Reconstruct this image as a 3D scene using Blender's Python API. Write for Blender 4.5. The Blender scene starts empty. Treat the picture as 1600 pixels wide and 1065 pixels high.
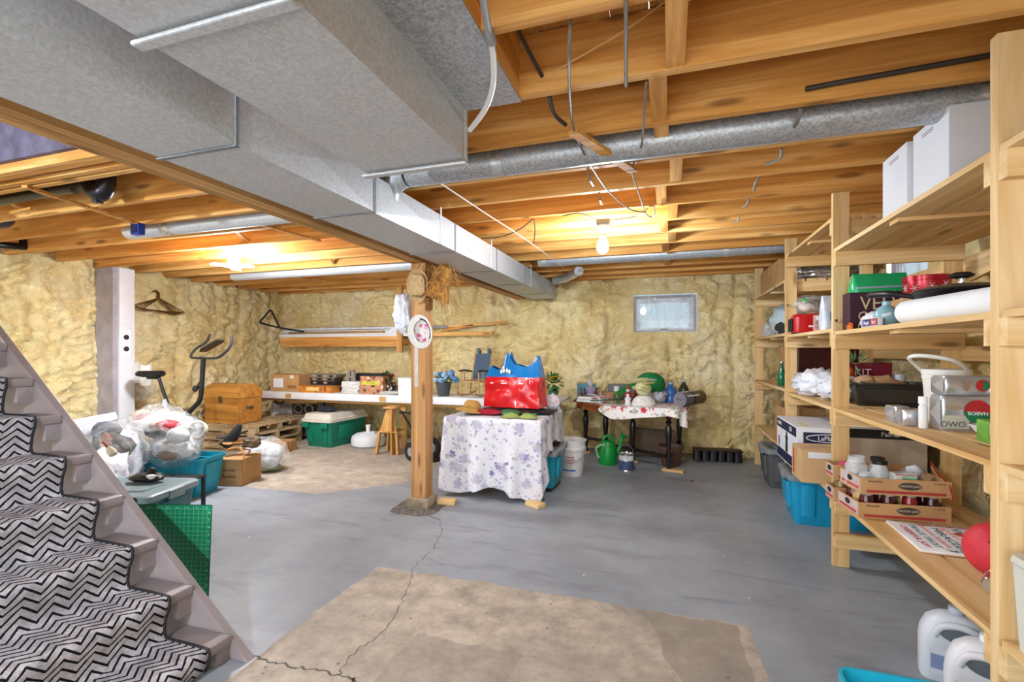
import bpy, bmesh, math, random
from mathutils import Vector, Matrix, noise
R = math.radians
PI = math.pi
rnd = random.Random(7)
SC = bpy.context.scene
COL = SC.collection

# ------------------------------------------------------------------ camera
F = 748.0; TH = R(18.13); HC = 1.35; CY = 550.0
cam = bpy.data.cameras.new('camera'); camo = bpy.data.objects.new('camera', cam); COL.objects.link(camo)
cam.sensor_width = 36; cam.lens = F / 1600 * 36; cam.clip_start = 0.05
cam.shift_y = (CY - 532.5) / 1600
camo.location = (0, 0, HC); camo.rotation_euler = (R(90), 0, TH)
SC.camera = camo

# ------------------------------------------------------------------ world, exposure
SC.view_settings.view_transform = 'Standard'
SC.view_settings.look = 'None'
SC.view_settings.gamma = 1
SC.view_settings.use_curve_mapping = False
SC.view_settings.exposure = 0.42
W = bpy.data.worlds.new('world'); SC.world = W; W.use_nodes = True
W.node_tree.nodes['Background'].inputs[0].default_value = (0.93, 0.97, 1.0, 1)
W.node_tree.nodes['Background'].inputs[1].default_value = 3.0
BULB = 720.0      # radiance of the bare bulbs

# room measures
XL, XR, YB, YN = -6.55, 1.78, 6.8, -2.6
ZJ, ZS = 2.36, 2.595       # joist underside, subfloor underside

# ------------------------------------------------------------------ pixel helpers (camera rays onto real planes)
_c, _s = math.cos(TH), math.sin(TH)
def _ray(x, y):
    u = (x - 800) / F; v = (CY - y) / F
    return (-_s + u * _c, _c + u * _s, v)
def at_z(x, y, z=0.0):
    d = _ray(x, y); t = (z - HC) / d[2]; return Vector((d[0] * t, d[1] * t, z))
def at_y(x, y, Y):
    d = _ray(x, y); t = Y / d[1]; return Vector((d[0] * t, Y, HC + d[2] * t))
def at_x(x, y, X):
    d = _ray(x, y); t = X / d[0]; return Vector((X, d[1] * t, HC + d[2] * t))

# ------------------------------------------------------------------ materials
def lin(h):
    h = h.lstrip('#')
    o = []
    for i in (0, 2, 4):
        c = int(h[i:i+2], 16) / 255
        o.append(c / 12.92 if c <= 0.04045 else ((c + 0.055) / 1.055) ** 2.4)
    return (*o, 1.0)
_mats = {}
class NT:
    def __init__(s, name):
        s.m = bpy.data.materials.new(name); s.m.use_nodes = True
        s.t = s.m.node_tree; s.b = s.t.nodes['Principled BSDF']
    def n(s, typ, **kw):
        nd = s.t.nodes.new(typ)
        for k, v in kw.items():
            if k.startswith('i_'):
                nd.inputs[k[2:].replace('_', ' ')].default_value = v
            else: setattr(nd, k, v)
        return nd
    def l(s, a, b): s.t.links.new(a, b)
    def math(s, op, a, b=None, c=None):
        nd = s.n('ShaderNodeMath', operation=op)
        for i, q in enumerate((a, b, c)):
            if q is None: continue
            if isinstance(q, (int, float)): nd.inputs[i].default_value = q
            else: s.l(q, nd.inputs[i])
        return nd.outputs[0]
    def mix(s, f, a, b):
        nd = s.n('ShaderNodeMix', data_type='RGBA')
        if isinstance(f, (int, float)): nd.inputs[0].default_value = f
        else: s.l(f, nd.inputs[0])
        for i, q in ((6, a), (7, b)):
            if isinstance(q, tuple): nd.inputs[i].default_value = q
            else: s.l(q, nd.inputs[i])
        return nd.outputs[2]
    def ramp(s, f, stops):
        nd = s.n('ShaderNodeValToRGB'); e = nd.color_ramp.elements
        while len(e) < len(stops): e.new(0.5)
        for q, (p, c) in zip(e, stops): q.position = p; q.color = c
        s.l(f, nd.inputs[0]); return nd.outputs[0]
    def coords(s, kind='Object', scale=(1, 1, 1), rand=True):
        tc = s.n('ShaderNodeTexCoord'); o = tc.outputs[kind]
        if rand:
            oi = s.n('ShaderNodeObjectInfo')
            k = s.math('MULTIPLY', oi.outputs['Random'], 37.0)
            va = s.n('ShaderNodeVectorMath', operation='ADD'); s.l(o, va.inputs[0]); s.l(k, va.inputs[1]); o = va.outputs[0]
        mp = s.n('ShaderNodeMapping'); mp.inputs['Scale'].default_value = scale; s.l(o, mp.inputs[0])
        return mp.outputs[0]
    def noise(s, v, scale, detail=4, rough=0.55, dist=0.0):
        nd = s.n('ShaderNodeTexNoise'); nd.inputs['Scale'].default_value = scale; nd.inputs['Detail'].default_value = detail
        nd.inputs['Roughness'].default_value = rough; nd.inputs['Distortion'].default_value = dist
        if v is not None: s.l(v, nd.inputs['Vector'])
        return nd.outputs['Fac']
    def bump(s, h, strength=0.3, dist=0.01):
        nd = s.n('ShaderNodeBump'); nd.inputs['Strength'].default_value = strength; nd.inputs['Distance'].default_value = dist
        s.l(h, nd.inputs['Height']); s.l(nd.outputs[0], s.b.inputs['Normal'])
    def set(s, **kw):
        for k, v in kw.items():
            q = s.b.inputs[k.replace('_', ' ')]
            if hasattr(v, 'is_output') or hasattr(v, 'links'): s.l(v, q)
            else: q.default_value = v

def plain(hexc, rough=0.55, metal=0.0, var=0.10, scale=6.0, spec=0.4, bump=0.0, coat=0.0):
    key = ('p', hexc, rough, metal, var, scale, spec, bump, coat)
    if key in _mats: return _mats[key]
    n = NT('paint_' + hexc.lstrip('#')); c = lin(hexc)
    if var > 0:
        f = n.noise(n.coords(), scale, 3)
        d = tuple(q * (1 - 2 * var) for q in c[:3]) + (1,); e = tuple(min(1, q * (1 + 1.2 * var)) for q in c[:3]) + (1,)
        n.set(Base_Color=n.ramp(f, [(0.3, d), (0.7, e)]))
        if bump: n.bump(f, bump, 0.02)
    else: n.set(Base_Color=c)
    n.set(Roughness=rough, Metallic=metal); n.b.inputs['Specular IOR Level'].default_value = spec
    if coat: n.b.inputs['Coat Weight'].default_value = coat
    _mats[key] = n.m; return n.m

def wood(axis, dark, mid, light, knots=True, rough=0.65, grain=1.0):
    key = ('w', axis, dark, mid, light, knots, rough)
    if key in _mats: return _mats[key]
    n = NT('wood_' + axis + mid.lstrip('#'))
    g = {'x': (0.7, 14, 14), 'y': (14, 0.7, 14), 'z': (14, 14, 0.7)}[axis]
    v = n.coords(scale=g)
    f = n.noise(v, 1.0 * grain, 6, 0.6, 0.6)
    base = n.ramp(f, [(0.34, lin(dark)), (0.5, lin(mid)), (0.66, lin(light))])
    v1 = n.coords(scale=tuple(q * 0.12 + 0.4 for q in g))
    f2 = n.noise(v1, 1.0, 2)
    base = n.mix(n.math('MULTIPLY', f2, 0.35), base, lin(light))
    if knots:
        gk = {'x': (1.0, 4.5, 4.5), 'y': (4.5, 1.0, 4.5), 'z': (4.5, 4.5, 1.0)}[axis]
        vo = n.n('ShaderNodeTexVoronoi'); vo.inputs['Scale'].default_value = 2.0; n.l(n.coords(scale=gk), vo.inputs['Vector'])
        k = n.ramp(vo.outputs['Distance'], [(0.09, (1, 1, 1, 1)), (0.19, (0, 0, 0, 1))])
        base = n.mix(n.math('MULTIPLY', k, 0.65), base, lin('5a2f12'))
    n.set(Base_Color=base, Roughness=rough); n.b.inputs['Specular IOR Level'].default_value = 0.25
    n.bump(f, 0.12, 0.004)
    _mats[key] = n.m; return n.m
JX = wood('x', 'a9661c', 'd29141', 'efbf78'); JY = wood('y', 'a9661c', 'd29141', 'efbf78')
JZ = wood('z', 'b5803c', 'cf9b58', 'e0b678')
SX = wood('x', 'c29150', 'dab378', 'ebcfa0'); SY = wood('y', 'c29150', 'dab378', 'ebcfa0'); SZ = wood('z', 'c29150', 'dab378', 'ebcfa0')
DX = wood('x', '5b3416', '7a4a22', '91602f', knots=False)
PLK = wood('y', 'a06a2c', 'c48f49', 'd8a964')

def m_foam():
    n = NT('spray_foam'); v = n.coords(rand=False)
    a = n.noise(v, 1.3, 4, 0.6); b0 = n.noise(v, 10, 5, 0.6, 0.9); e = n.noise(v, 5, 4, 0.6)
    b = n.math('ABSOLUTE', n.math('SUBTRACT', b0, 0.5))
    c = n.ramp(a, [(0.3, lin('ecce88')), (0.5, lin('f6e2a8')), (0.72, lin('fbedc4'))])
    c = n.mix(n.ramp(e, [(0.35, (0.35, 0.35, 0.35, 1)), (0.55, (0, 0, 0, 1))]), c, lin('d9b672'))
    n.set(Base_Color=c, Roughness=0.36); n.b.inputs['Specular IOR Level'].default_value = 0.35
    n.bump(b, 0.75, 0.12); return n.m
FOAM = m_foam()

def m_galv(base='b4b7ba', var=0.16, metal=0.55, rough=0.42):
    n = NT('galvanised_' + base); v = n.coords(rand=False)
    vo = n.n('ShaderNodeTexVoronoi'); vo.inputs['Scale'].default_value = 110; n.l(v, vo.inputs['Vector'])
    g = n.n('ShaderNodeSeparateColor'); n.l(vo.outputs['Color'], g.inputs[0])
    f = n.noise(v, 2.2, 4)
    k = n.math('ADD', n.math('MULTIPLY', g.outputs[0], 0.55), n.math('MULTIPLY', f, 0.45))
    c = lin(base); d = tuple(q * (1 - 2 * var) for q in c[:3]) + (1,); e = tuple(min(1, q * (1 + 1.4 * var)) for q in c[:3]) + (1,)
    n.set(Base_Color=n.ramp(k, [(0.2, d), (0.8, e)]), Metallic=metal, Roughness=rough)
    n.bump(f, 0.08, 0.02); return n.m
GALV = m_galv('c3c6c9', 0.07, 0.35, 0.5); GALVD = m_galv('b3b7bb', 0.15, 0.45, 0.42); GALVL = m_galv('c9cbcd', 0.06, 0.3, 0.5)

def m_floor():
    n = NT('painted_concrete'); tc = n.n('ShaderNodeNewGeometry'); pos = tc.outputs['Position']
    mp = n.n('ShaderNodeMapping'); n.l(pos, mp.inputs[0]); v = mp.outputs[0]
    a = n.noise(v, 1.1, 5, 0.6); b = n.noise(v, 7, 5, 0.65); w = n.noise(v, 3.5, 3); w2 = n.noise(v, 30, 3)
    paint = n.ramp(a, [(0.3, lin('7d8289')), (0.5, lin('90969d')), (0.7, lin('9fa5ab'))])
    paint = n.mix(n.ramp(b, [(0.62, (0, 0, 0, 1)), (0.8, (0.35, 0.35, 0.35, 1))]), paint, lin('b5b6b6'))
    mps = n.n('ShaderNodeMapping'); mps.inputs['Scale'].default_value = (.7, 2.6, 1); mps.inputs['Rotation'].default_value = (0, 0, .35); n.l(pos, mps.inputs[0])
    sc_ = n.noise(mps.outputs[0], 2.2, 5, 0.7, 0.4)
    paint = n.mix(n.ramp(sc_, [(0.54, (0, 0, 0, 1)), (0.72, (0.6, 0.6, 0.6, 1))]), paint, lin('62656b'))
    raw = n.ramp(b, [(0.28, lin('92887a')), (0.5, lin('b0a494')), (0.7, lin('c6baa9'))])
    raw = n.mix(n.ramp(a, [(0.35, (0.5, 0.5, 0.5, 1)), (0.6, (0, 0, 0, 1))]), raw, lin('8f877e'))
    raw = n.mix(n.ramp(w2, [(0.3, (0.3, 0.3, 0.3, 1)), (0.5, (0, 0, 0, 1))]), raw, lin('807568'))
    sp = n.n('ShaderNodeSeparateXYZ'); n.l(pos, sp.inputs[0])
    off = n.math('MULTIPLY', n.math('SUBTRACT', w, 0.5), 0.10)
    X = n.math('ADD', sp.outputs[0], off); Y = n.math('ADD', sp.outputs[1], off)
    def gt(q, k): return n.math('GREATER_THAN', q, k)
    def lt(q, k): return n.math('LESS_THAN', q, k)
    def mul(*q):
        o = q[0]
        for r_ in q[1:]: o = n.math('MULTIPLY', o, r_)
        return o
    patch = mul(gt(X, -1.74), lt(X, 0.38), lt(Y, 2.61))
    # slanted far left edge of the big patch and the bare area by the work bench
    l2 = n.math('ADD', n.math('MULTIPLY', X, -1.0), n.math('MULTIPLY', Y, 0.95))
    back = mul(gt(Y, n.math('ADD', n.math('MULTIPLY', X, 0.95), 7.0) if False else 3.75), gt(l2, 6.75), lt(X, -2.6))
    pm = n.math('MINIMUM', n.math('ADD', patch, back), 1.0)
    # old tile outline in the bare patch: greyer square
    sq = mul(gt(X, -0.62), lt(X, 0.02), lt(Y, 2.62), 1.0) if False else mul(gt(n.math('ADD', X, n.math('MULTIPLY', Y, 0.42)), 0.93), lt(X, 0.33), lt(Y, 2.6))
    raw = n.mix(n.math('MULTIPLY', sq, 0.55), raw, lin('827a70'))
    sq2 = mul(gt(X, -1.15), lt(X, -0.62), gt(Y, 1.55), lt(Y, 2.05))
    raw = n.mix(n.math('MULTIPLY', sq2, 0.35), raw, lin('7f7670'))
    pit = n.n('ShaderNodeTexVoronoi'); pit.inputs['Scale'].default_value = 9; n.l(v, pit.inputs['Vector'])
    raw = n.mix(n.ramp(pit.outputs['Distance'], [(0.05, (.7, .7, .7, 1)), (0.08, (0, 0, 0, 1))]), raw, lin('4f473e'))
    blot = n.noise(v, 2.6, 4, .7)
    raw = n.mix(n.ramp(blot, [(.56, (0, 0, 0, 1)), (.74, (.6, .6, .6, 1))]), raw, lin('6f665e'))
    col = n.mix(pm, paint, raw)
    spk = n.n('ShaderNodeTexVoronoi'); spk.inputs['Scale'].default_value = 3.2; n.l(v, spk.inputs['Vector'])
    col = n.mix(n.ramp(spk.outputs['Distance'], [(0.018, (0.8, 0.8, 0.8, 1)), (0.03, (0, 0, 0, 1))]), col, lin('d8d8d4'))
    n.set(Base_Color=col, Roughness=n.math('ADD', n.math('MULTIPLY', pm, 0.3), n.math('ADD', n.math('MULTIPLY', b, 0.25), 0.33)))
    n.b.inputs['Specular IOR Level'].default_value = 0.35
    n.bump(b, 0.12, 0.01); return n.m
FLOOR = m_floor()

def m_clear(tint='f0f4f6', alpha=0.3, rough=0.12):
    key = ('c', tint, alpha)
    if key in _mats: return _mats[key]
    n = NT('clear_plastic_' + tint); v = n.coords()
    f = n.noise(v, 9, 3, 0.6, 1.6)
    n.set(Base_Color=lin(tint), Roughness=rough, Alpha=n.math('ADD', n.math('MULTIPLY', n.math('MAXIMUM', n.math('SUBTRACT', f, .43), 0.0), 1.3), max(.04, alpha - 0.19)))
    n.b.inputs['Specular IOR Level'].default_value = 0.9
    n.bump(f, 0.55, 0.025); _mats[key] = n.m; return n.m
CLEAR = m_clear()
def m_glass():
    n = NT('clear_glass'); n.set(Base_Color=lin('eef3f2'), Roughness=0.03, Alpha=0.28); n.b.inputs['Specular IOR Level'].default_value = 1.0; return n.m
GLASS = m_glass()
def m_emit(name, col, s):
    n = NT(name); n.set(Base_Color=lin('f5f5f0'), Emission_Color=lin(col)); n.b.inputs['Emission Strength'].default_value = s; return n.m

def m_blotch(name, base, cols, scale, th=0.42, rough=0.75, soft=0.06):
    """a printed cloth: voronoi blooms of a few colours on a plain ground"""
    n = NT(name); v = n.coords(rand=False); col = lin(base)
    for i, (c, sc, t) in enumerate(cols):
        mp = n.n('ShaderNodeMapping'); mp.inputs['Location'].default_value = (i * 3.7, i * 1.9, i * 2.3); n.l(v, mp.inputs[0])
        vo = n.n('ShaderNodeTexVoronoi'); vo.inputs['Scale'].default_value = sc; n.l(mp.outputs[0], vo.inputs['Vector'])
        f = n.noise(mp.outputs[0], sc * 5, 3, 0.7)
        k = n.math('ADD', vo.outputs['Distance'], n.math('MULTIPLY', n.math('SUBTRACT', f, 0.5), 0.9))
        m = n.ramp(k, [(max(0, t - soft), (1, 1, 1, 1)), (t + soft, (0, 0, 0, 1))])
        col = n.mix(m, col, lin(c))
    n.set(Base_Color=col, Roughness=rough); n.b.inputs['Specular IOR Level'].default_value = 0.15
    return n.m

WHITE = plain('eceded', 0.45, var=0.03); OFFW = plain('dedbd2', 0.5, var=0.04); CREAM = plain('e2ddcf', 0.4, var=0.03)
BLACK = plain('17171a', 0.4, var=0.1); BLACKM = plain('232326', 0.7, var=0.1); DGREY = plain('4a4a4e', 0.5)
GREY = plain('8d9093', 0.5); LGREY = plain('b9bcbf', 0.5, var=0.05); CHROME = plain('c9ccd0', 0.18, 0.9, var=0.05)
TEAL = plain('1f9fb8', 0.35, var=0.05); TEALD = plain('1a7f98', 0.35, var=0.05); RED = plain('c8202a', 0.3, var=0.06)
GREEN = plain('1d8a3e', 0.35, var=0.06); CARD = plain('b98f5e', 0.75, var=0.07); CARDL = plain('cfa97a', 0.75, var=0.06)
PALEW = plain('f4f5f5', 0.3, var=0.02); BLUE = plain('1b6fb4', 0.3, var=0.08); NAVY = plain('1c2444', 0.5, var=0.05)
PAPER = plain('f0efe9', 0.8, var=0.03); TAUPE = plain('a79e9d', 0.55, var=0.06, scale=3)

# ------------------------------------------------------------------ mesh building
def frame(d):
    d = d.normalized(); up = Vector((0, 0, 1)) if abs(d.z) < 0.95 else Vector((1, 0, 0))
    a = d.cross(up).normalized(); return a, a.cross(d).normalized()
_ico = {}
def ico(sub):
    if sub not in _ico:
        bm = bmesh.new(); bmesh.ops.create_icosphere(bm, subdivisions=sub, radius=1)
        bm.verts.ensure_lookup_table()
        _ico[sub] = ([v.co.copy() for v in bm.verts], [[v.index for v in f.verts] for f in bm.faces]); bm.free()
    return _ico[sub]
def rrect(w, d, r, n=4):
    p = []; r = min(r, w / 2 - 1e-4, d / 2 - 1e-4)
    for cx, cy, a0 in ((w/2-r, d/2-r, 0), (-w/2+r, d/2-r, 90), (-w/2+r, -d/2+r, 180), (w/2-r, -d/2+r, 270)):
        for i in range(n + 1):
            a = R(a0 + 90 * i / n); p.append((cx + r * math.cos(a), cy + r * math.sin(a)))
    return p
class MB:
    def __init__(s): s.v = []; s.f = []; s.uv = None
    def add(s, v, f, M=None):
        k = len(s.v); s.v += [tuple(M @ Vector(q)) if M else tuple(q) for q in v]; s.f += [tuple(i + k for i in q) for q in f]; return s
    def box(s, x0, x1, y0, y1, z0, z1, M=None):
        return s.add([(x0,y0,z0),(x1,y0,z0),(x1,y1,z0),(x0,y1,z0),(x0,y0,z1),(x1,y0,z1),(x1,y1,z1),(x0,y1,z1)],
                     [(0,3,2,1),(4,5,6,7),(0,1,5,4),(1,2,6,5),(2,3,7,6),(3,0,4,7)], M)
    def bar(s, a, b, w, h, up=None):
        """rectangular bar from a to b"""
        a = Vector(a); b = Vector(b); d = b - a; L = d.length; x, y = frame(d)
        if up is not None:
            y = (Vector(up) - d.normalized() * Vector(up).dot(d.normalized())).normalized(); x = y.cross(d.normalized()) * -1
        M = Matrix((x.to_4d(), y.to_4d(), d.normalized().to_4d(), (0, 0, 0, 1))).transposed(); M[0][3], M[1][3], M[2][3] = a
        for i in range(3): M[3][i] = 0
        return s.box(-w/2, w/2, -h/2, h/2, 0, L, M)
    def tube(s, pts, r, n=8, closed=False):
        pts = [Vector(p) for p in pts]; m = len(pts); rs = r if isinstance(r, (list, tuple)) else [r] * m
        k = len(s.v); a = None
        for i, p in enumerate(pts):
            if closed: d = pts[(i+1) % m] - pts[i-1]
            else: d = pts[min(i+1, m-1)] - pts[max(i-1, 0)]
            d = d.normalized() if d.length > 1e-9 else Vector((0, 0, 1))
            if a is None: a, b = frame(d)
            else:
                a = (a - d * a.dot(d)); a = a.normalized() if a.length > 1e-6 else frame(d)[0]; b = a.cross(d)
            for j in range(n):
                t = 2 * PI * j / n; s.v.append(tuple(p + (a * math.cos(t) + b * math.sin(t)) * rs[i]))
        for i in range(m if closed else m - 1):
            for j in range(n):
                q = (i + 1) % m
                s.f.append((k+i*n+j, k+i*n+(j+1) % n, k+q*n+(j+1) % n, k+q*n+j))
        if not closed:
            s.f.append(tuple(k + j for j in range(n))[::-1]); s.f.append(tuple(k + (m-1)*n + j for j in range(n)))
        return s
    def lathe(s, prof, n=20, M=None, cap=True):
        v = []; f = []
        for r, z in prof:
            for j in range(n):
                t = 2 * PI * j / n; v.append((r * math.cos(t), r * math.sin(t), z))
        for i in range(len(prof) - 1):
            for j in range(n): f.append((i*n+j, i*n+(j+1) % n, (i+1)*n+(j+1) % n, (i+1)*n+j))
        if cap: f.append(tuple(range(n))[::-1]); f.append(tuple((len(prof)-1)*n + j for j in range(n)))
        return s.add(v, f, M)
    def loft(s, rings, n=4, M=None, cap0=True, cap1=True):
        """rings: (w, d, r, z) or (w, d, r, z, dx, dy) rounded rectangles"""
        v = []; f = []; k = 4 * (n + 1)
        for q in rings:
            dx, dy = (q[4], q[5]) if len(q) > 4 else (0, 0)
            v += [(x + dx, y + dy, q[3]) for x, y in rrect(q[0], q[1], q[2], n)]
        for i in range(len(rings) - 1):
            for j in range(k): f.append((i*k+j, i*k+(j+1) % k, (i+1)*k+(j+1) % k, (i+1)*k+j))
        if cap0: f.append(tuple(range(k))[::-1])
        if cap1: f.append(tuple((len(rings)-1)*k + j for j in range(k)))
        return s.add(v, f, M)
    def prism(s, poly, z0, z1, M=None):
        n = len(poly); v = [(x, y, z0) for x, y in poly] + [(x, y, z1) for x, y in poly]
        return s.add(v, [tuple(range(n))[::-1], tuple(range(n, 2*n))] + [(i, (i+1) % n, n+(i+1) % n, n+i) for i in range(n)], M)
    def grid(s, nx, ny, fn, close_x=False):
        k = len(s.v)
        for j in range(ny + 1):
            for i in range(nx + (0 if close_x else 1)): s.v.append(tuple(fn(i / nx, j / ny)))
        w = nx if close_x else nx + 1
        for j in range(ny):
            for i in range(nx): s.f.append((k+j*w+i, k+j*w+(i+1) % w, k+(j+1)*w+(i+1) % w, k+(j+1)*w+i))
        return s
    def blob(s, c, rad, seed=0, amp=0.18, fr=2.2, sub=3, flat=None, crease=0.0, pinch=0.0):
        V, Fc = ico(sub); out = []; o = Vector((seed * 7.13, seed * 3.7, seed * 1.9)); c = Vector(c)
        for p in V:
            q = p * fr + o
            d = 1 + amp * noise.noise(q) + amp * 0.5 * noise.noise(q * 2.3)
            if crease: d += crease * (abs(noise.noise(q * 1.7 + Vector((5, 2, 8)))) - 0.25) + crease * 0.5 * (abs(noise.noise(q * 4.1)) - 0.25)
            x = Vector((p.x * rad[0] * d, p.y * rad[1] * d, p.z * rad[2] * d))
            if pinch and p.z > 0: x.x *= 1 - pinch * p.z ** 2; x.y *= 1 - pinch * p.z ** 2
            x += c
            if flat is not None and x.z < flat: x.z = flat + 0.0005 * (hash(round(p.x * 100)) % 3)
            out.append(x)
        return s.add(out, Fc)
    def ptube(s, pts, r, n=8, closed=False):
        """tube along straight runs with tight corners"""
        pts = [Vector(p) for p in pts]; out = []; m = len(pts)
        for i, p in enumerate(pts):
            if not closed and i in (0, m - 1): out.append(p); continue
            a = pts[i - 1]; b = pts[(i + 1) % m]
            da = (a - p); db = (b - p); k = min(2.2 * r, da.length * .3, db.length * .3)
            q0 = p + da.normalized() * k; q1 = p + db.normalized() * k
            out += [q0, (q0 + q1) * .25 + p * .5, q1]
        return s.tube(out, r, n, closed)
    def quad(s, a, b, c, d): return s.add([a, b, c, d], [(0, 1, 2, 3)])
    def build(s, name, mat, parent=None, loc=None, rz=0.0, smooth=True, bevel=0.0, seg=2, solid=0.0, ang=38):
        me = bpy.data.meshes.new(name); me.from_pydata(s.v, [], s.f); me.update()
        if bevel > 0 or solid:
            bm = bmesh.new(); bm.from_mesh(me)
            if solid:
                bmesh.ops.recalc_face_normals(bm, faces=bm.faces); bmesh.ops.solidify(bm, geom=bm.faces[:], thickness=solid)
            if bevel > 0:
                ed = [e for e in bm.edges if e.is_manifold and e.calc_face_angle(0) > 0.5]
                bmesh.ops.bevel(bm, geom=ed, offset=bevel, segments=seg, affect='EDGES', profile=0.5, clamp_overlap=True)
            bm.to_mesh(me); bm.free()
        if smooth and len(me.polygons):
            me.polygons.foreach_set('use_smooth', [True] * len(me.polygons)); me.set_sharp_from_angle(angle=R(ang))
        if s.uv:
            u = me.uv_layers.new(name='uv')
            for lp in me.loops: u.data[lp.index].uv = s.uv[lp.vertex_index]
        me.materials.append(mat)
        o = bpy.data.objects.new(name, me); COL.objects.link(o)
        if parent: o.parent = parent
        if loc is not None: o.location = loc
        o.rotation_euler.z = rz
        return o
def tag(o, label=None, cat=None, group=None, kind=None):
    if label: o['label'] = label
    if cat: o['category'] = cat
    if group: o['group'] = group
    if kind: o['kind'] = kind
    return o
def thing(name, label, cat, loc=(0, 0, 0), rz=0.0, group=None):
    o = bpy.data.objects.new(name, None); COL.objects.link(o); o.empty_display_size = 0.1
    o.location = loc; o.rotation_euler.z = rz; return tag(o, label, cat, group)
def copy_tree(o, parent=None):
    c = o.copy(); COL.objects.link(c); c.parent = parent
    for ch in o.children: copy_tree(ch, c)
    return c
def share(src, parent, loc, name=None):
    """another piece with the mesh of src"""
    o = bpy.data.objects.new(name or src.name.split('.')[0], src.data); COL.objects.link(o); o.parent = parent; o.location = loc; return o
def text(body, size, mat, parent, loc, face='-y', rz=0.0, tilt=None, name='lettering', sx=1.0, ext=0.0006, flip=False):
    cu = bpy.data.curves.new('t', 'FONT'); cu.body = body; cu.size = size; cu.align_x = 'CENTER'; cu.align_y = 'CENTER'; cu.extrude = ext
    cu.resolution_u = 2
    ob = bpy.data.objects.new('t', cu); me = bpy.data.meshes.new_from_object(ob)
    bpy.data.objects.remove(ob); bpy.data.curves.remove(cu)
    me.materials.clear(); me.materials.append(mat)
    o = bpy.data.objects.new(name, me); COL.objects.link(o); o.parent = parent; o.location = loc
    o.rotation_euler = {'-y': (R(90), 0, rz), '-x': (R(90), 0, R(-90) + rz), '+x': (R(90), 0, R(90) + rz), '+z': (0, 0, rz)}[face]
    if tilt: o.rotation_euler = tilt
    o.scale = (sx, 1, 1)
    return o
# ================================================================== SETTING
fl = MB(); fl.quad((XL-.1, YN, 0), (XR+.1, YN, 0), (XR+.1, YB+.1, 0), (XL-.1, YB+.1, 0))
floor = tag(fl.build('floor', FLOOR, smooth=False), kind='structure')
# cracks in the slab, thin dark recess lines
def crack(pts, w=0.006, seed=1):
    rr = random.Random(seed); m = MB(); P = []
    for a, b in zip(pts[:-1], pts[1:]):
        for i in range(7): P.append(a.lerp(b, i / 7) + Vector((rr.uniform(-.012, .012), rr.uniform(-.012, .012), 0)))
    P.append(pts[-1])
    for a, b in zip(P[:-1], P[1:]):
        d = (b - a).normalized(); n_ = Vector((-d.y, d.x, 0)) * w * rr.uniform(.3, .7)
        m.quad(*(q + Vector((0, 0, .0008)) for q in (a - n_, b - n_, b + n_, a + n_)))
    return m.build('crack', plain('655f57', 0.9, var=0), floor, smooth=False)
crack([at_z(*p) for p in ((688, 812), (690, 830), (676, 858), (645, 886), (638, 910), (622, 955), (590, 995), (545, 1025), (528, 1055))], 0.0045, 3)
crack([at_z(*p) for p in ((390, 1025), (430, 1035), (480, 1045), (520, 1053), (550, 1058), (556, 1068))], 0.008, 5)
crack([at_z(*p) for p in ((650, 798), (688, 812))], 0.01, 9)

def foam_h(u, z, sd):
    h = 0.055 * noise.noise(Vector((u * 1.1, z * 1.7, sd)))
    wv = 0.25 * noise.noise(Vector((u * 2.1, z * 2.1, sd + 11)))
    h += 0.09 * abs(noise.noise(Vector((u * 2.6 + sd, (z + wv) * 4.2, 2 + sd)))) - .03
    wu = u + 0.12 * noise.noise(Vector((u * 4, z * 4, sd + 3))); h += 0.095 * abs(noise.noise(Vector((wu * 6.0, (z + wv) * 10.0, 5 + sd)))) ** .85 - .02
    h += 0.04 * abs(noise.noise(Vector((wu * 13.0, (z + wv) * 17.0, 7 + sd)))) - .008
    h += 0.010 * noise.noise(Vector((u * 20.0, z * 28.0, 9 + sd)))
    b = (u / 0.82 + 0.07 * noise.noise(Vector((z * 1.3, sd, u * .5)))) % 1.0
    b = min(b, 1 - b); h -= 0.05 * math.exp(-(b / 0.045) ** 2)
    b = (u / 0.41 + 0.5 + 0.1 * noise.noise(Vector((z * 2.3, sd + 4, u * .5)))) % 1.0
    b = min(b, 1 - b); h -= 0.02 * math.exp(-(b / 0.07) ** 2)
    return h
def foam_wall(name, P, u0, u1, z1, step, sd, holes=()):
    nx = int((u1 - u0) / step); nz = int(z1 / step); m = MB()
    for j in range(nz + 1):
        for i in range(nx + 1):
            u = u0 + (u1 - u0) * i / nx; z = z1 * j / nz; h = foam_h(u, z, sd)
            for (a, b, c, d) in holes:
                e = max(a - u, u - b, c - z, z - d)
                if e < 0.25: h = h * max(0, min(1, (e + .02) / 0.25)) + 0.035 * (1 - max(0, min(1, e / 0.25)))
            m.v.append(P(u, z, h + 0.02))
    for j in range(nz):
        for i in range(nx):
            u = u0 + (u1 - u0) * (i + .5) / nx; z = z1 * (j + .5) / nz
            if any(a < u < b and c < z < d for a, b, c, d in holes): continue
            k = j * (nx + 1) + i; m.f.append((k, k + 1, k + nx + 2, k + nx + 1))
    return tag(m.build(name, FOAM, ang=180), kind='structure')
w1 = at_y(990, 463, YB); w2 = at_y(1088, 519, YB); WIN = (w1.x, w2.x, w2.z, w1.z)
foam_wall('wall_back', lambda u, z, h: (u, YB - h, z), XL - .05, XR + .05, ZS, 0.018, 1.3, [WIN])
foam_wall('wall_left', lambda u, z, h: (XL + h, u, z), YN, YB + .05, ZS, 0.021, 4.7)
v1 = at_x(1410, 398, XR); v2 = at_x(1466, 434, XR); WIN2 = (v2.y, v1.y + .15, 1.80, 2.16)
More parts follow.
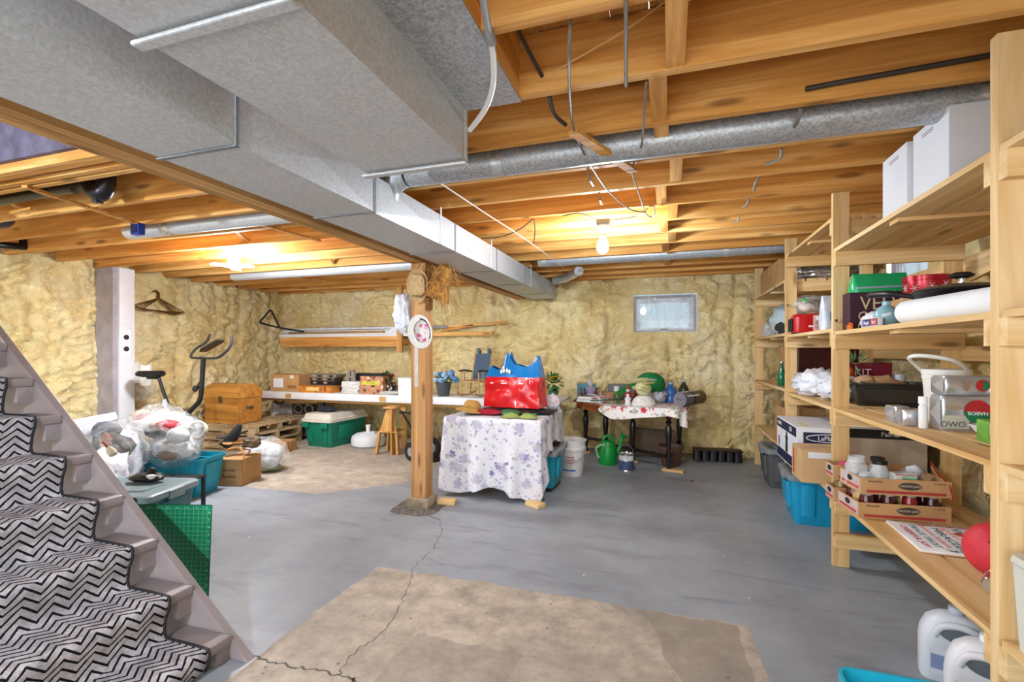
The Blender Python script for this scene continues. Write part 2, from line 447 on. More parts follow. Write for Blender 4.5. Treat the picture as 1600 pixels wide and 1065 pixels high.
foam_wall('wall_right', lambda u, z, h: (XR - h, u, z), YN, YB + .05, ZS, 0.032, 8.1, [WIN2])

def window(name, M, w, h):
    t = bpy.data.objects.new(name, None); COL.objects.link(t); t.matrix_world = M; t['kind'] = 'structure'
    fr = plain('8f8a92', 0.6); b = 0.035
    for nm, q in (('jamb', (-w/2, -w/2+b, 0, .09, 0, h)), ('jamb', (w/2-b, w/2, 0, .09, 0, h)), ('head', (-w/2+b, w/2-b, 0, .09, h-b, h)), ('sill', (-w/2+b, w/2-b, 0, .09, 0, b))):
        MB().box(*q).build(nm, fr, t, smooth=False)
    s = 0.028
    for nm, q in (('sash_rail', (-w/2+b, w/2-b, .02, .05, h-b-s*2.4, h-b)), ('sash_rail', (-w/2+b, w/2-b, .02, .05, b, b+s)), ('sash_stile', (-w/2+b, -w/2+b+s*2, .02, .05, b+s, h-b-s*2.4)), ('sash_stile', (w/2-b-s*2, w/2-b, .02, .05, b+s, h-b-s*2.4))):
        MB().box(*q).build(nm, plain('c9ccd4', 0.4), t, smooth=False)
    MB().box(-w/2+b+s*2, w/2-b-s*2, .034, .038, b+s, h-b-s*2.4).build('pane', GLASS, t, smooth=False)
    MB().box(-.05, .05, .012, .02, b+.004, b+.02).build('latch', BLACKM, t, smooth=False)
    wl = MB().grid(72, 2, lambda a, c: ((w*.75) * math.cos(PI * a), .12 + .5 * math.sin(PI * a) + .035 * math.sin(a * PI * 22), -.2 + c * (h + .45)))
    wl.build('window_well', m_galv('a4c3de', 0.06, 0.1, 0.5), t)
    fm = MB().grid(14, 8, lambda a, c: (-w/2 + .01 + (w - .02) * a, -.004 - .006 * noise.noise(Vector((a * 6, c * 6, 1))), .012 + (h - .024) * c))
    fm.build('plastic_film', m_clear('dfe9f6', 0.24), t)
    return t
window('window_1', Matrix.Translation(((WIN[0] + WIN[1]) / 2, YB - .02, WIN[2])), WIN[1] - WIN[0], WIN[3] - WIN[2])
window('window_2', Matrix.Translation((XR - .02, (WIN2[0] + WIN2[1]) / 2, WIN2[2])) @ Matrix.Rotation(R(-90), 4, 'Z'), WIN2[1] - WIN2[0], WIN2[3] - WIN2[2])

# ---------------------------------------------------------------- ceiling: planks, joists, blocking, beam
ceil_ = bpy.data.objects.new('ceiling', None); COL.objects.link(ceil_); ceil_['kind'] = 'structure'
STX0, STX1, STY0, STY1 = -6.5, -2.2, 0.5, 1.67
pw = 0.139; nP = int((XR - XL + .1) / pw) + 1
pl = MB().box(0, pw - .003, YN, YB + .05, 0, .019).build('plank', PLK, ceil_, (XL - .05, 0, ZS), smooth=False)
plB = MB().box(0, pw - .003, STY1, YB + .05, 0, .019).build('plank', PLK, ceil_, (XL - .05, 0, ZS), smooth=False)
plA = MB().box(0, pw - .003, YN, STY0, 0, .019).build('plank', PLK, ceil_, (XL - .05, 0, ZS), smooth=False)
for i in range(1, nP):
    x = XL - .05 + i * pw
    if STX0 - .1 < x < STX1: share(plB, ceil_, (x, 0, ZS + .002 * (i % 3))); share(plA, ceil_, (x, 0, ZS))
    else: share(pl, ceil_, (x, 0, ZS + .002 * (i % 3)))
JT = 0.038
def jr(k): return 1.84 + 0.4064 * k           # far edge of right hand joist k
def jl(k): return 1.90 + 0.4064 * k
jR = jRs = jL = None
for k in range(-10, 13):
    y = min(jr(k), YB - .09)
    if k >= 0 or k < -4:
        if jR is None: jR = MB().box(-2.16, XR - .0, -JT, 0, ZJ, ZS - .002).build('joist', JX, ceil_, (0, y, 0), smooth=False)
        else: share(jR, ceil_, (0, y, 0))
    else:
        if jRs is None: jRs = MB().box(-.56, XR, -JT, 0, ZJ, ZS - .002).build('joist', JX, ceil_, (0, y, 0), smooth=False)
        else: share(jRs, ceil_, (0, y, 0))
for k in range(-11, 12):
    y = jl(k)
    if STY0 < y < 1.83: continue
    if jL is None: jL = MB().box(XL, -1.99, -JT, 0, ZJ, ZS - .002).build('joist', JX, ceil_, (0, y, 0), smooth=False)
    else: share(jL, ceil_, (0, y, 0))
for a, b in ((1.675, 1.712), (1.714, 1.75)): MB().box(XL, -2.0, a, b, ZJ, ZS - .002).build('trimmer', JX, ceil_, smooth=False)
MB().box(XL, -2.0, 1.80, 1.838, ZJ, ZS - .002).build('trimmer', JX, ceil_, smooth=False)
MB().box(-.598, -.56, jr(-4) - .038, jr(0) - JT - .001, ZJ, ZS - .002).build('header', JY, ceil_, smooth=False)
MB().box(-.60, -.62, .2, jr(0) - JT - .001, ZJ + .02, ZS - .002).build('header', JY, ceil_, smooth=False)
MB().box(XL, XR, YB - .088, YB - .05, ZJ - .0, ZS - .002).build('rim_joist', JX, ceil_, smooth=False)
bpx = [1058, 1056, 1029, 1034, 1056, 1033, 1051, 1037, 1050, 1040, 1048, 1042]
for i, p in enumerate(bpx):
    k = i - 2; y0 = jr(k) ; y1 = jr(k + 1) - JT
    # keep the block in the column where the photograph shows it
    t = ((y0 + y1) / 2) / _ray(p, 500)[1]; x = _ray(p, 500)[0] * t
    MB().box(x - .032, x + .032, y0 + .001, y1 - .001, ZJ + .004, ZS - .004).build('blocking', JY, ceil_, smooth=False)
for i, (k, x) in enumerate([(0, -3.3), (0, -4.6), (1, -3.75), (2, -3.85), (2, -2.75), (3, -3.8), (4, -3.8), (4, -2.9), (5, -3.8), (6, -3.8), (1, -5.2), (7, -3.8)]):
    a = Vector((x, jl(k) + .002, ZJ + .03)); b = Vector((x + .02, jl(k + 1) - JT - .002, ZS - .03))
    MB().bar(a, b, .04, .018).build('bridging', JY, ceil_, smooth=False)
    if i % 2: MB().bar(Vector((x + .06, a.y, b.z)), Vector((x + .06, b.y, a.z)), .04, .018).build('bridging', JY, ceil_, smooth=False)
MB().box(-1.9, XR, jr(2) - JT - .021, jr(2) - JT - .001, ZJ + .012, ZS - .003).build('joist_shade_strip', wood('x', '24140c', '38220f', '4a2e18', knots=False), ceil_, smooth=False)  # added dark strip on a joist: its brown paint and bay shade as colour
beam = bpy.data.objects.new('beam', None); COL.objects.link(beam); beam.parent = ceil_
BM = wood('y', '8a5a2b', 'b98a52', 'd0a66e')
for i in range(3): MB().box(-2.142 + i * .047, -2.142 + i * .047 + .0455, YN, YB - .04, 2.126 + .002 * (i % 2), ZJ - .001).build('beam_ply', BM, beam, smooth=False)
# loose furring strips nailed across the left joists
for a, b in (((38, 291), (212, 348)), ((405, 350), (500, 376)), ((458, 432), (528, 441)), ((20, 333), (52, 326))):
    A = at_z(*a, ZJ - .012); B = at_z(*b, ZJ - .012)
    MB().bar(A, B, .035, .018, up=(0, 0, 1)).build('furring_strip', JX, ceil_, smooth=False)
# stairwell shaft above the opening, painted mauve
PURP = plain('6b6276', 0.7, var=0.22, scale=9)
sw = MB(); sw.box(STX0, STX1 + .06, 1.645, 1.672, ZJ + .05, 3.7); sw.box(STX0, STX1 + .06, STY0 - .03, STY0, ZJ + .05, 3.7)
sw.box(STX0 - .03, STX0, STY0, STY1, ZJ + .2, 3.7); sw.box(STX1 + .03, STX1 + .06, STY0, STY1, ZS, 3.7); sw.box(STX0 - .03, STX1 + .06, STY0 - .03, 1.672, 3.7, 3.73)
tag(sw.build('wall_stairwell', PURP, smooth=False), kind='structure')

# ---------------------------------------------------------------- post
t = thing('support_post', 'square wooden post on a concrete pad under the main beam', 'post', (-2.07, 3.77, 0))
MB().box(-.07, .07, -.07, .07, .085, 2.124).build('shaft', wood('z', '8f5f30', 'b98550', 'd2a673'), t, smooth=False, bevel=.004)
MB().box(-.105, .105, -.10, .10, .002, .085).build('concrete_base', plain('9d8f78', 0.9, var=.2, scale=12, bump=.4), t, bevel=.012)
pd = MB(); rr = random.Random(4)
N = 22; pd.v.append((0, 0, .012))
for i in range(N):
    a = 2 * PI * i / N; q = .24 / max(abs(math.cos(a)), abs(math.sin(a))) * rr.uniform(.85, 1.05)
    pd.v.append((q * math.cos(a) * .95, q * math.sin(a) * .9 - .05, .0015))
for i in range(N): pd.f.append((0, 1 + i, 1 + (i + 1) % N))
pd.build('broken_concrete', plain('6f6a62', 0.95, var=.35, scale=30, bump=.8), t, smooth=False)
MB().box(-.035, .0, -.0715, -.07, 1.05, 1.42).build('paint_smear', plain('cfc9c4', .8), t, smooth=False)

# ---------------------------------------------------------------- boxed white column on the left wall
p = at_x(178, 520, XL + .32)
t = thing('boxed_column', 'white boxed column with an outlet plate against the left foam wall', 'column', (XL, p.y, 0))
wcol = at_x(208, 520, XL + .32).y - p.y
MB().box(.0, .30, 0, .06, .05, ZJ + .0).build('side_panel', plain('a9a2a8', .6), t, smooth=False)
MB().box(.03, .32, .062, wcol + .02, .05, ZJ).build('casing', plain('dfe1e6', .5, var=.03), t, bevel=.004)
MB().box(.33 - .011, .33, wcol * .35, wcol * .85, 1.30, 1.62).build('outlet_plate', WHITE, t, smooth=False)
for z in (1.39, 1.53): MB().lathe([(.03, 0), (.03, .008), (.012, .012)], 14, Matrix.Translation((.33, wcol * .6, z)) @ Matrix.Rotation(R(90), 4, 'Y')).build('socket', BLACKM, t)

# ---------------------------------------------------------------- ducts
def duct_sec(x0, x1, y0, y1, z0, z1, k=.007):
    m = MB(); c = [(x0,y0,z0),(x1,y0,z0),(x1,y1,z0),(x0,y1,z0),(x0,y0,z1),(x1,y0,z1),(x1,y1,z1),(x0,y1,z1)]
    m.v = c + [((x0+x1)/2, (y0+y1)/2, z0 - k), (x1 + k, (y0+y1)/2, (z0+z1)/2)]
    m.f = [(4,5,6,7),(0,1,5,4),(2,3,7,6),(3,0,4,7),(1,0,8),(2,1,8),(3,2,8),(0,3,8),(1,2,9),(2,6,9),(6,5,9),(5,1,9)]
    return m
CLT = m_galv('85898d', .1, .3, .5)
d1 = thing('trunk_duct', 'long low rectangular sheet metal trunk duct beside the main beam', 'duct', (-1.7, 2, 2.1))
cuts = [-2.5, -1.2, .05, 1.34, 2.2, 3.25, 4.15, 5.05, 5.95, 6.55]
for i, (a, b) in enumerate(zip(cuts[:-1], cuts[1:])):
    e = .018 if b <= 2.21 else 0
    o = duct_sec(-1.87 + 1.7, -1.51 + 1.7 + e, a + .004 - 2, b - .004 - 2, 0 if i % 2 else .0015, .205 + (.03 if e else 0)).build('duct_section', GALV, d1, smooth=False)
    m = MB().box(-.185, .196 + e, b - .009 - 2, b + .009 - 2, -.005, -.0005); m.box(.1905 + e, .1955 + e, b - .007 - 2, b + .007 - 2, -.005, .205)
    m.build('drive_cleat', CLT, d1, smooth=False)
for y in (3.0, 4.0, 5.3): MB().box(.192, .196, y - 2, y + .022 - 2, .0, .258).build('hanger_strap', GALVL, d1, smooth=False)
d2 = thing('branch_duct', 'wide sheet metal duct with a crossed crease hanging nearest the camera', 'duct', (-1.04, 0, 2.145))
for a, b in ((-2.5, -1.1), (-1.1, -.1), (-.1, .88), (.88, 1.835)):
    duct_sec(-.234, .24, a + .003, b - .003, 0, .213, .009).build('duct_section', GALV, d2, smooth=False)
    m = MB().box(-.25, .25, b - .035, b + .0, -.022, -.0095); m.build('drive_cleat', GALV, d2, smooth=False, bevel=.005)
MB().box(.2405, .244, 1.81, 1.836, .0, .212).build('corner_flange', GALVL, d2, smooth=False)
MB().box(.2495, .253, .72, .745, .02, .2).build('hanger_strap', GALVL, d2, smooth=False)
for z in (.05, .075): MB().lathe([(.006, 0), (.006, .004)], 8, Matrix.Translation((.253, .7325, z)) @ Matrix.Rotation(R(90), 4, 'Y')).build('screw', CHROME, d2)
sp_ = MB().grid(6, 12, lambda a, b: (-.86 + .3 * a, .0 + 1.835 * b, ZJ - .006 + .004 * noise.noise(Vector((a * 3, b * 5, 2)))))
tag(sp_.build('sheet_metal_panel', GALVD, solid=.0015), 'spangled flat sheet metal nailed under the joists beside the branch duct', 'metal sheet')

def round_duct(label, x0, x1, y, z, r, bands, elbow=0, mat=GALVD):
    t = thing('round_duct', label, 'duct', (x0, y, z))
    L = x1 - x0; rings = []
    RX = Matrix.Rotation(R(90), 4, 'Y')
    MB().lathe([(r, 0), (r, L)], 24, RX).build('pipe', mat, t)
    MB().box(0, L, -.004, .004, -r - .002, -r + .001, Matrix.Rotation(R(25), 4, 'X')).build('seam', GALVL, t, smooth=False)
    for b in bands: MB().lathe([(r + .002, b - .03), (r + .003, b), (r + .002, b + .03)], 24, RX, cap=False).build('foil_tape', plain('d6d8da', .25, .6, var=.2, scale=30), t)
    if elbow:
        P = [Vector((-.02 - .14 * math.sin(a), 0, -.0 + .14 * (math.cos(a) - 1) * elbow)) for a in [i * PI / 12 for i in range(7)]]
        MB().tube(P, r * 1.03, 16).build('elbow', mat, t)
    return t
round_duct('long galvanised round duct crossing just under the near joists', -1.42, 1.72, 2.44, 2.38, .075, [2.62 - .0, .55], 1)
round_duct('thin galvanised round duct crossing the joists in front of the back wall', -1.4, 1.72, jr(8) + .17, 2.385, .068, [.06, 1.95])
round_duct('bright round duct between the left joists near the back wall', -5.5, -2.03, jl(7) + .165, 2.37, .07, [2.75], 0, GALVL)
round_duct('short round duct between the left joists above the left lamp', -4.4, -2.2, jl(2) + .17, 2.385, .065, [.5], 0, GALVL)
fx = MB(); P = [at_z(866 + 5.5 * i, 438 - i * .4 - (i * i * .25), 2.30) for i in range(8)]
fx.tube(P, [.05 + .006 * (i % 2) for i in range(8)], 12)
tag(fx.build('flexible_duct', plain('c6c8ca', .3, .5, var=.2, scale=25)), 'short foil flexible duct at the far end of the trunk duct', 'duct')
# ================================================================== LAMPS
EM = m_emit('lit_bulb', 'e4f1ff', BULB * .85)
def bulb_lamp(label, loc, rz=0, tilt=20, k=1.0, group=None, drop=0.0):
    t = thing('ceiling_lamp', label, 'lamp', loc, rz, group)
    if drop:
        MB().tube([(0, 0, drop), (0, 0, 0)], .004, 6).build('cord', BLACKM, t); MB().lathe([(.05, drop - .03), (.05, drop)], 14).build('ceiling_rose', OFFW, t)
    em = EM if k == 1 else m_emit('added_fill_bulb', 'e4f1ff', BULB * k)  # stronger glow for the added fill bulbs
    MB().box(-.05, .05, -.05, .05, -.045, 0).build('junction_box', plain('6d6f73', .4, .5), t, bevel=.004)
    MB().lathe([(.055, 0), (.055, -.012), (.03, -.03), (.022, -.05)][::-1], 16, Matrix.Translation((0, 0, -.045))).build('lampholder', OFFW, t)
    M = Matrix.Translation((0, 0, -.09)) @ Matrix.Rotation(R(tilt), 4, 'X') @ Matrix.Rotation(R(tilt * .4), 4, 'Y')
    MB().lathe([(.013, .0), (.015, -.03), (.018, -.035)], 12, M).build('bulb_base', plain('c8bca0', .3, .5), t)
    MB().lathe([(.001, -.165), (.02, -.16), (.036, -.145), (.044, -.12), (.043, -.095), (.032, -.065), (.02, -.045), (.016, -.034)], 20, M).build('bulb', em, t)
    return t
bulb_lamp('bare lit bulb hanging under the joists in front of the small back window', (-.475, 3.70, ZJ - .0), 0, 12)
q = at_z(365, 412, 2.25)
t = thing('ceiling_lamp', 'lit lamp with spread side panels under the left joists', 'lamp', (q.x, q.y, ZJ))
MB().box(-.05, .05, -.05, .05, -.04, 0).build('junction_box', plain('6d6f73', .4, .5), t, bevel=.004)
MB().lathe([(.03, -.10), (.05, -.04)], 16).build('lampholder', OFFW, t)
EM2 = m_emit('lit_panel', 'ebf4ff', BULB * .52)
MB().lathe([(.002, -.16), (.05, -.15), (.056, -.11), (.05, -.06), (.03, -.05)], 18).build('bulb', EM2, t)
for a in (10, 130, 250):
    MB().box(.05, .20, -.045, .045, -.145, -.13, Matrix.Rotation(R(a), 4, 'Z')).build('light_panel', EM2, t, bevel=.005)
bulb_lamp('added fill bulb out of view under the joists behind the camera', (-1.3, -1.0, ZJ), 0, 0, 3.0)  # this unseen bulb and the next are added for even fill light
bulb_lamp('added fill bulb out of view under the joists on the near side of the stairs', (-4.2, -.6, ZJ), 0, 0, 3.0)

# ================================================================== CABLES, HOOKS, PIPES UNDER THE JOISTS
def curve(P, n=6):
    out = []; m = len(P)
    for i in range(m - 1):
        p0, p1, p2, p3 = P[max(i-1, 0)], P[i], P[i+1], P[min(i+2, m-1)]
        for j in range(n):
            s = j / n; out.append(.5 * ((2*p1) + (p2-p0)*s + (2*p0-5*p1+4*p2-p3)*s*s + (3*p1-p0-3*p2+p3)*s**3))
    return out + [P[-1]]
def cable(px, z, r, mat, label, name='cable', cat='cable', n=6):
    zs = z if isinstance(z, list) else [z] * len(px)
    P = [at_z(*p, q) for p, q in zip(px, zs)]
    return tag(MB().tube(curve(P), r, n).build(name, mat), label, cat)
WIRE = plain('8b8781', .45, .3); WIREB = plain('3c352f', .5); WIREW = plain('e3e0d8', .45)
cable([(893, -10), (890, 60), (889, 120), (892, 170), (896, 200), (904, 222), (925, 262), (952, 300), (985, 327), (1008, 331)], [2.5, 2.36, 2.345, 2.345, 2.34, 2.335, 2.335, 2.33, 2.33, 2.33], .0055, WIRE, 'grey cable drooping from the near joists past the wooden stick')
cable([(1010, 129), (1006, 184), (1002, 228), (990, 256), (988, 272), (998, 300), (1010, 334), (1022, 338), (1022, 322)], [2.35] + [2.335] * 8, .005, WIRE, 'grey cable hanging in a loop right of the wooden stick')
cable([(978, -5), (978, 70), (978, 134)], 2.345, .0065, WIRE, 'straight grey cable end hanging from the second joist', n=6)
cable([(660, 268), (697, 292), (760, 334), (820, 373), (880, 417)], 2.32, .004, WIREW, 'pale cord stretched diagonally beside the trunk duct', 'cord', 'cord')
cable([(752, 372), (772, 371), (792, 367), (815, 356), (832, 342)], 2.345, .0045, WIREB, 'dark wire looping beside the trunk duct', 'cable')
cable([(834, 342), (836, 360), (834, 380)], 2.345, .004, WIREB, 'short dark wire end hanging to the pale cord', 'cable')
cable([(850, 122), (890, 98), (977, 47), (1040, 2)], [2.42, 2.44, 2.46, 2.5], .003, plain('d8b070', .6), 'thin yellow string slanting across the nearest joist bay', 'string', 'string')
cable([(806, 40), (826, 80), (848, 121)], [2.5, 2.46, 2.42], .009, WIREB, 'thick dark cable entering the joist behind the pale header', 'cable')
cable([(858, 149), (866, 178), (884, 195)], 2.37, .009, WIREB, 'bent dark cable stub under the second joist', 'cable')
cable([(880, 337), (905, 333), (930, 341)], 2.35, .004, WIREB, 'dark wire running left from the bulb junction box', 'cable')
cable([(950, 344), (975, 341), (1000, 336), (1012, 325)], 2.345, .004, WIREB, 'dark wire running right from the bulb junction box', 'cable')
c9 = [at_y(x, y, jr(1) - JT - .012) for x, y in ((1259, 139), (1310, 129), (1400, 113), (1550, 86), (1585, 79))]
tag(MB().tube(c9, .011, 8).build('cable', WIREB), 'thick dark cable clipped along a joist side above the round duct', 'cable')
hk = [((1251, 168), (1246, 190), (1230, 214)), ((1221, 232), (1219, 247), (1198, 256)), ((919, 268), (922, 280), (927, 289)), ((936, 304), (937, 311), (940, 318)), ((1187, 276), (1180, 288), (1178, 297)), ((1170, 310), (1168, 318), (1162, 323)), ((1154, 338), (1153, 345), (1147, 347))]
for i, h in enumerate(hk):
    P = [at_z(*h[0], 2.37), at_z(*h[1], 2.34), at_z(*h[2], 2.345)]
    lab = ['longest grey pipe hook beside the round duct, under the white cartons end', 'bent grey pipe hook on the joist behind the round duct', 'grey pipe hook left of the cable, nearest the wooden stick', 'small grey pipe hook just above the bulb', 'grey pipe hook right of the blocking on the fourth joist', 'curled grey pipe hook on the fifth joist, right side', 'smallest grey pipe hook far right near the back wall'][i]
    tag(MB().tube(curve(P), .008, 7).build('pipe_hook', WIRE), lab, 'hook', 'pipe hooks on the joists')
a = at_z(896, 206, 2.335); b = at_z(990, 267, 2.325)
tag(MB().bar(a, b, .05, .018, up=(0, 0, 1)).build('wooden_stick', JX, smooth=False), 'loose wooden stick dangling under the round duct from wires', 'stick')
P = [at_z(*p, z) for p, z in (((754, -10), 2.33), ((762, 40), 2.33), ((766, 58), 2.33))]
t = thing('electrical_conduit', 'white curved conduit running from grey pipe to the branch duct corner', 'conduit', (0, 0, 0))
MB().tube(curve(P), .012, 10).build('metal_pipe', plain('b9bbbf', .35, .5), t)
MB().lathe([(.017, -.02), (.017, .02)], 10, Matrix.Translation(P[-1]) @ Matrix.Rotation(R(70), 4, 'X')).build('coupling', GREY, t)
P = [P[-1]] + [at_z(*p, z) for p, z in (((771, 92), 2.33), ((770, 135), 2.32), ((757, 172), 2.305), ((734, 203), 2.29))]
MB().tube(curve(P), .011, 10).build('flexible_sleeve', PALEW, t)

# black drain plumbing, upper left
ABS = plain('1d1c1f', .3, var=.1)
t = thing('drain_pipe', 'black drain pipe with a trap between the left joists near the stairwell', 'pipe', (0, 0, 0))
yv = jl(0) + .19
A = at_y(-30, 318, yv); B = at_y(118, 291, yv); C = at_y(133, 291, yv)
MB().tube([A, B], .038, 14).build('pipe_run', ABS, t)
gl = MB().tube([A.lerp(B, .72), A.lerp(B, .76)], .044, 14); gl.build('coupling', plain('55565c', .35), t)
zc = C.z
MB().tube(curve([B, C + Vector((.03, 0, .01)), C + Vector((.10, 0, -.05)), C + Vector((.16, 0, -.06)), C + Vector((.2, 0, .0)), C + Vector((.2, 0, .09))]), .05, 14).build('trap_bend', ABS, t)
MB().tube([C + Vector((.2, 0, .05)), C + Vector((.2, 0, .3))], .036, 12).build('riser', ABS, t)
MB().tube([C + Vector((.12, 0, -.12)), C + Vector((.12, 0, -.09))], .03, 8).build('cleanout_plug', ABS, t)
q = at_y(2, 338, jl(1) + .15)
tag(MB().blob(q, (.09, .09, .10), 3, .05, 1, 2).build('toilet_flange', plain('3a3b40', .35)), 'dark round flange at the left edge between the joists', 'pipe fitting')
q = at_x(-20, 381, XL + .35); q2 = at_x(46, 386, XL + .35)
t = thing('drain_pipe', 'short black drain pipe along the top of the left foam wall', 'pipe', (0, 0, 0))
MB().tube([q, q2], .035, 12).build('pipe_run', ABS, t); MB().tube([q2 + Vector((0, -.05, .0)), q2 + Vector((0, -.05, .12))], .03, 12).build('branch', ABS, t)
MB().tube([q2 - Vector((0, .02, 0)), q2 + Vector((0, .04, 0))], .043, 12).build('cap', ABS, t)
q = at_y(215, 358, jl(2) - JT - .03)
t = thing('outlet_box', 'blue plastic electrical box on a left joist', 'electrical box', q)
MB().box(-.045, .045, -.025, .028, -.045, .045).build('box_body', plain('1e3fa0', .4), t, bevel=.004)
MB().box(-.032, .032, -.03, -.0245, -.035, .035).build('box_opening', plain('0e1c4e', .6), t, smooth=False)

# ================================================================== STAIRS
st = thing('staircase', 'mauve painted wooden stairs rising to the left', 'stairs', (-1.83, 1.1, 0))
SK = plain('8f8587', .55, var=.07, scale=5); SK2 = plain('978c8d', .5, var=.06, scale=5)
nose = lambda k: (-.226 * k, .1065 + .1843 * k)      # local x, z of the tread nose
KS = 12
sl = .8233
for yy, nm in ((.52, 'stringer'), (-.56, 'stringer')):
    L = 3.2; m = MB()
    poly = [(.09, 0), (.09 - L, L * sl), (.09 - L, L * sl - .42), (.09 - .42 / sl - .06, 0)]
    m.add([(x, yy, z) for x, z in poly] + [(x, yy + .04, z) for x, z in poly], [(0, 1, 2, 3), (7, 6, 5, 4), (0, 4, 5, 1), (1, 5, 6, 2), (2, 6, 7, 3), (3, 7, 4, 0)])
    m.build('stringer', SK2, st, smooth=False, bevel=.003)
tr = None; cl = None
for k in range(KS):
    x, z = nose(k)
    if tr is None:
        tr = MB().box(-.27, 0, -.52, .5195, -.042, 0).build('tread', SK2, st, (x, 0, z), bevel=.008)
        cl = MB().box(-.21, -.012, .455, .5195, -.125, -.0425).build('tread_cleat', SK2, st, (x, 0, z), smooth=False)
    else: share(tr, st, (x, 0, z)); share(cl, st, (x, 0, z))
# runner
def m_runner():
    n = NT('zigzag_runner'); tc = n.n('ShaderNodeUVMap'); tc.uv_map = 'uv'
    sp = n.n('ShaderNodeSeparateXYZ'); n.l(tc.outputs[0], sp.inputs[0])
    u, v = sp.outputs[0], sp.outputs[1]
    tri = n.math('MULTIPLY', n.math('PINGPONG', u, .052), .95)
    w = n.math('ADD', v, tri)
    k = n.math('FRACT', n.math('MULTIPLY', w, 1 / .039))
    oc = n.coords('Object', rand=False)
    f = n.noise(oc, 14, 4, .7); g = n.noise(oc, 180, 2)
    k = n.math('ADD', k, n.math('MULTIPLY', n.math('SUBTRACT', g, .5), .12))
    st_ = n.math('LESS_THAN', k, .30)
    ground = n.ramp(n.math('ADD', n.math('MULTIPLY', f, .7), n.math('MULTIPLY', g, .3)), [(.35, lin('8f8b90')), (.5, lin('aeaaae')), (.66, lin('d3d0d2'))])
    n.set(Base_Color=n.mix(st_, ground, lin('1c1a20')), Roughness=.95); n.b.inputs['Specular IOR Level'].default_value = .05
    n.bump(g, .5, .004); return n.m
P = []
for k in range(KS - 1, -1, -1):
    x, z = nose(k); e = .007
    bx = nose(k + 1)[0] - .012
    P += [(bx, z + e + .003), (bx + .03, z + e), (x - .02, z + e), (x + .006, z + e * .6), (x + .012, z - .012), (x + .008, z - .045), (x - .012, z - .09)]
    if k: P += [(x - .022, z - .15)]
P += [(-.02, .02)]
vv = 0; y0, y1 = -.34, .40; m = MB(); m.uv = []; NY = 14
for i, (x, z) in enumerate(P):
    if i: vv += math.hypot(x - P[i-1][0], z - P[i-1][1])
    for j in range(NY + 1):
        y = y0 + (y1 - y0) * j / NY; b = .004 * noise.noise(Vector((x * 6, y * 5, z * 6)))
        m.v.append((x + b, y, z + b)); m.uv.append((y - y0, vv))
for i in range(len(P) - 1):
    for j in range(NY): k = i * (NY + 1) + j; m.f.append((k, k + 1, k + NY + 2, k + NY + 1))
rn = thing('stair_runner', 'grey carpet runner with black zigzag lines laid down the stairs', 'carpet', (-1.83, 1.1, 0))
m.build('carpet', m_runner(), rn, ang=180)
for y in (y0, y1): MB().tube([(x + .003, y, z + .002) for x, z in P], .0065, 6).build('edge_binding', BLACKM, rn)

# ================================================================== SHELVING, RIGHT WALL
sh = thing('storage_shelving', 'tall pale wooden shelving built along the right wall', 'shelving', (.985, 0, 0))
PY = [.35, 1.91, 3.50, 4.79, 6.38]      # near faces of the posts
D = .655
post = MB().box(0, .089, 0, .038, .001, ZJ - .004).build('post', SZ, sh, (0, PY[0], 0), smooth=False, bevel=.002)
for i, y in enumerate(PY):
    if i: share(post, sh, (0, y, 0))
    share(post, sh, (D - .089, y, 0))
LEV = [[2.0, 1.48, 1.0, .45], [2.0, 1.48, 1.0, .45], [2.21, 1.50, 1.0, .46], [2.0, 1.52, 1.02, .48]]
rail = rail_m = None
def rail_at(y, z):
    global rail
    if rail is None: rail = MB().box(0.002, D - .002, 0, .038, -.089, 0).build('rail', SX, sh, (0, y, z), smooth=False, bevel=.002)
    else: share(rail, sh, (0, y, z))
pw_ = [.152, .152, .152, .143]
for b in range(4):
    ya, yb = PY[b] + .038, PY[b+1]
    base = None
    for zi, z in enumerate(LEV[b]):
        rail_at(ya + .0005, z - .022); rail_at(yb - .0385, z - .022)
        MB().box(.03, D - .05, (ya + yb) / 2 - .045, (ya + yb) / 2 + .045, z - .041, z - .0225).build('underside_cleat', SX, sh, smooth=False)
        x = 0.004
        for i in range(4):
            o = MB().box(x, x + pw_[i], ya + .001 - .0, yb - .001 - .012 * ((i + zi) % 2), z - .022, z + (.0015 if (i + zi) % 2 else 0)).build('shelf_board', SY, sh, smooth=False); x += pw_[i] + .015
rail_at(PY[2] - .0385, .22); rail_at(PY[3] - .0385, .22)
for z in (.35, .85, 1.3, 1.82): MB().box(D - .02, D - .001, .4, 6.4, z, z + .085).build('back_brace', SY, sh, (.02, 0, 0), smooth=False)
br = MB().bar((D + .01, 2.3, 1.98), (D + .01, 3.45, 1.80), .02, .09, up=(0, 0, 1)); br.build('diagonal_brace', SY, sh, smooth=False)
STAMP = plain('5a4a38', .8)
for y, z in ((PY[2], 1.545), (PY[3], 1.76)):
    text('S-P-F\nKD-HT', .017, STAMP, sh, (.055, y - .0008, z), name='grade_stamp')
    MB().prism([(0, 0), (.008, .012), (.008, .022), (-.008, .022), (-.008, .012)], 0, .0006, Matrix.Translation((.018, y, z - .01)) @ Matrix.Rotation(R(90), 4, 'X')).build('stamp_shield', STAMP, sh, smooth=False)
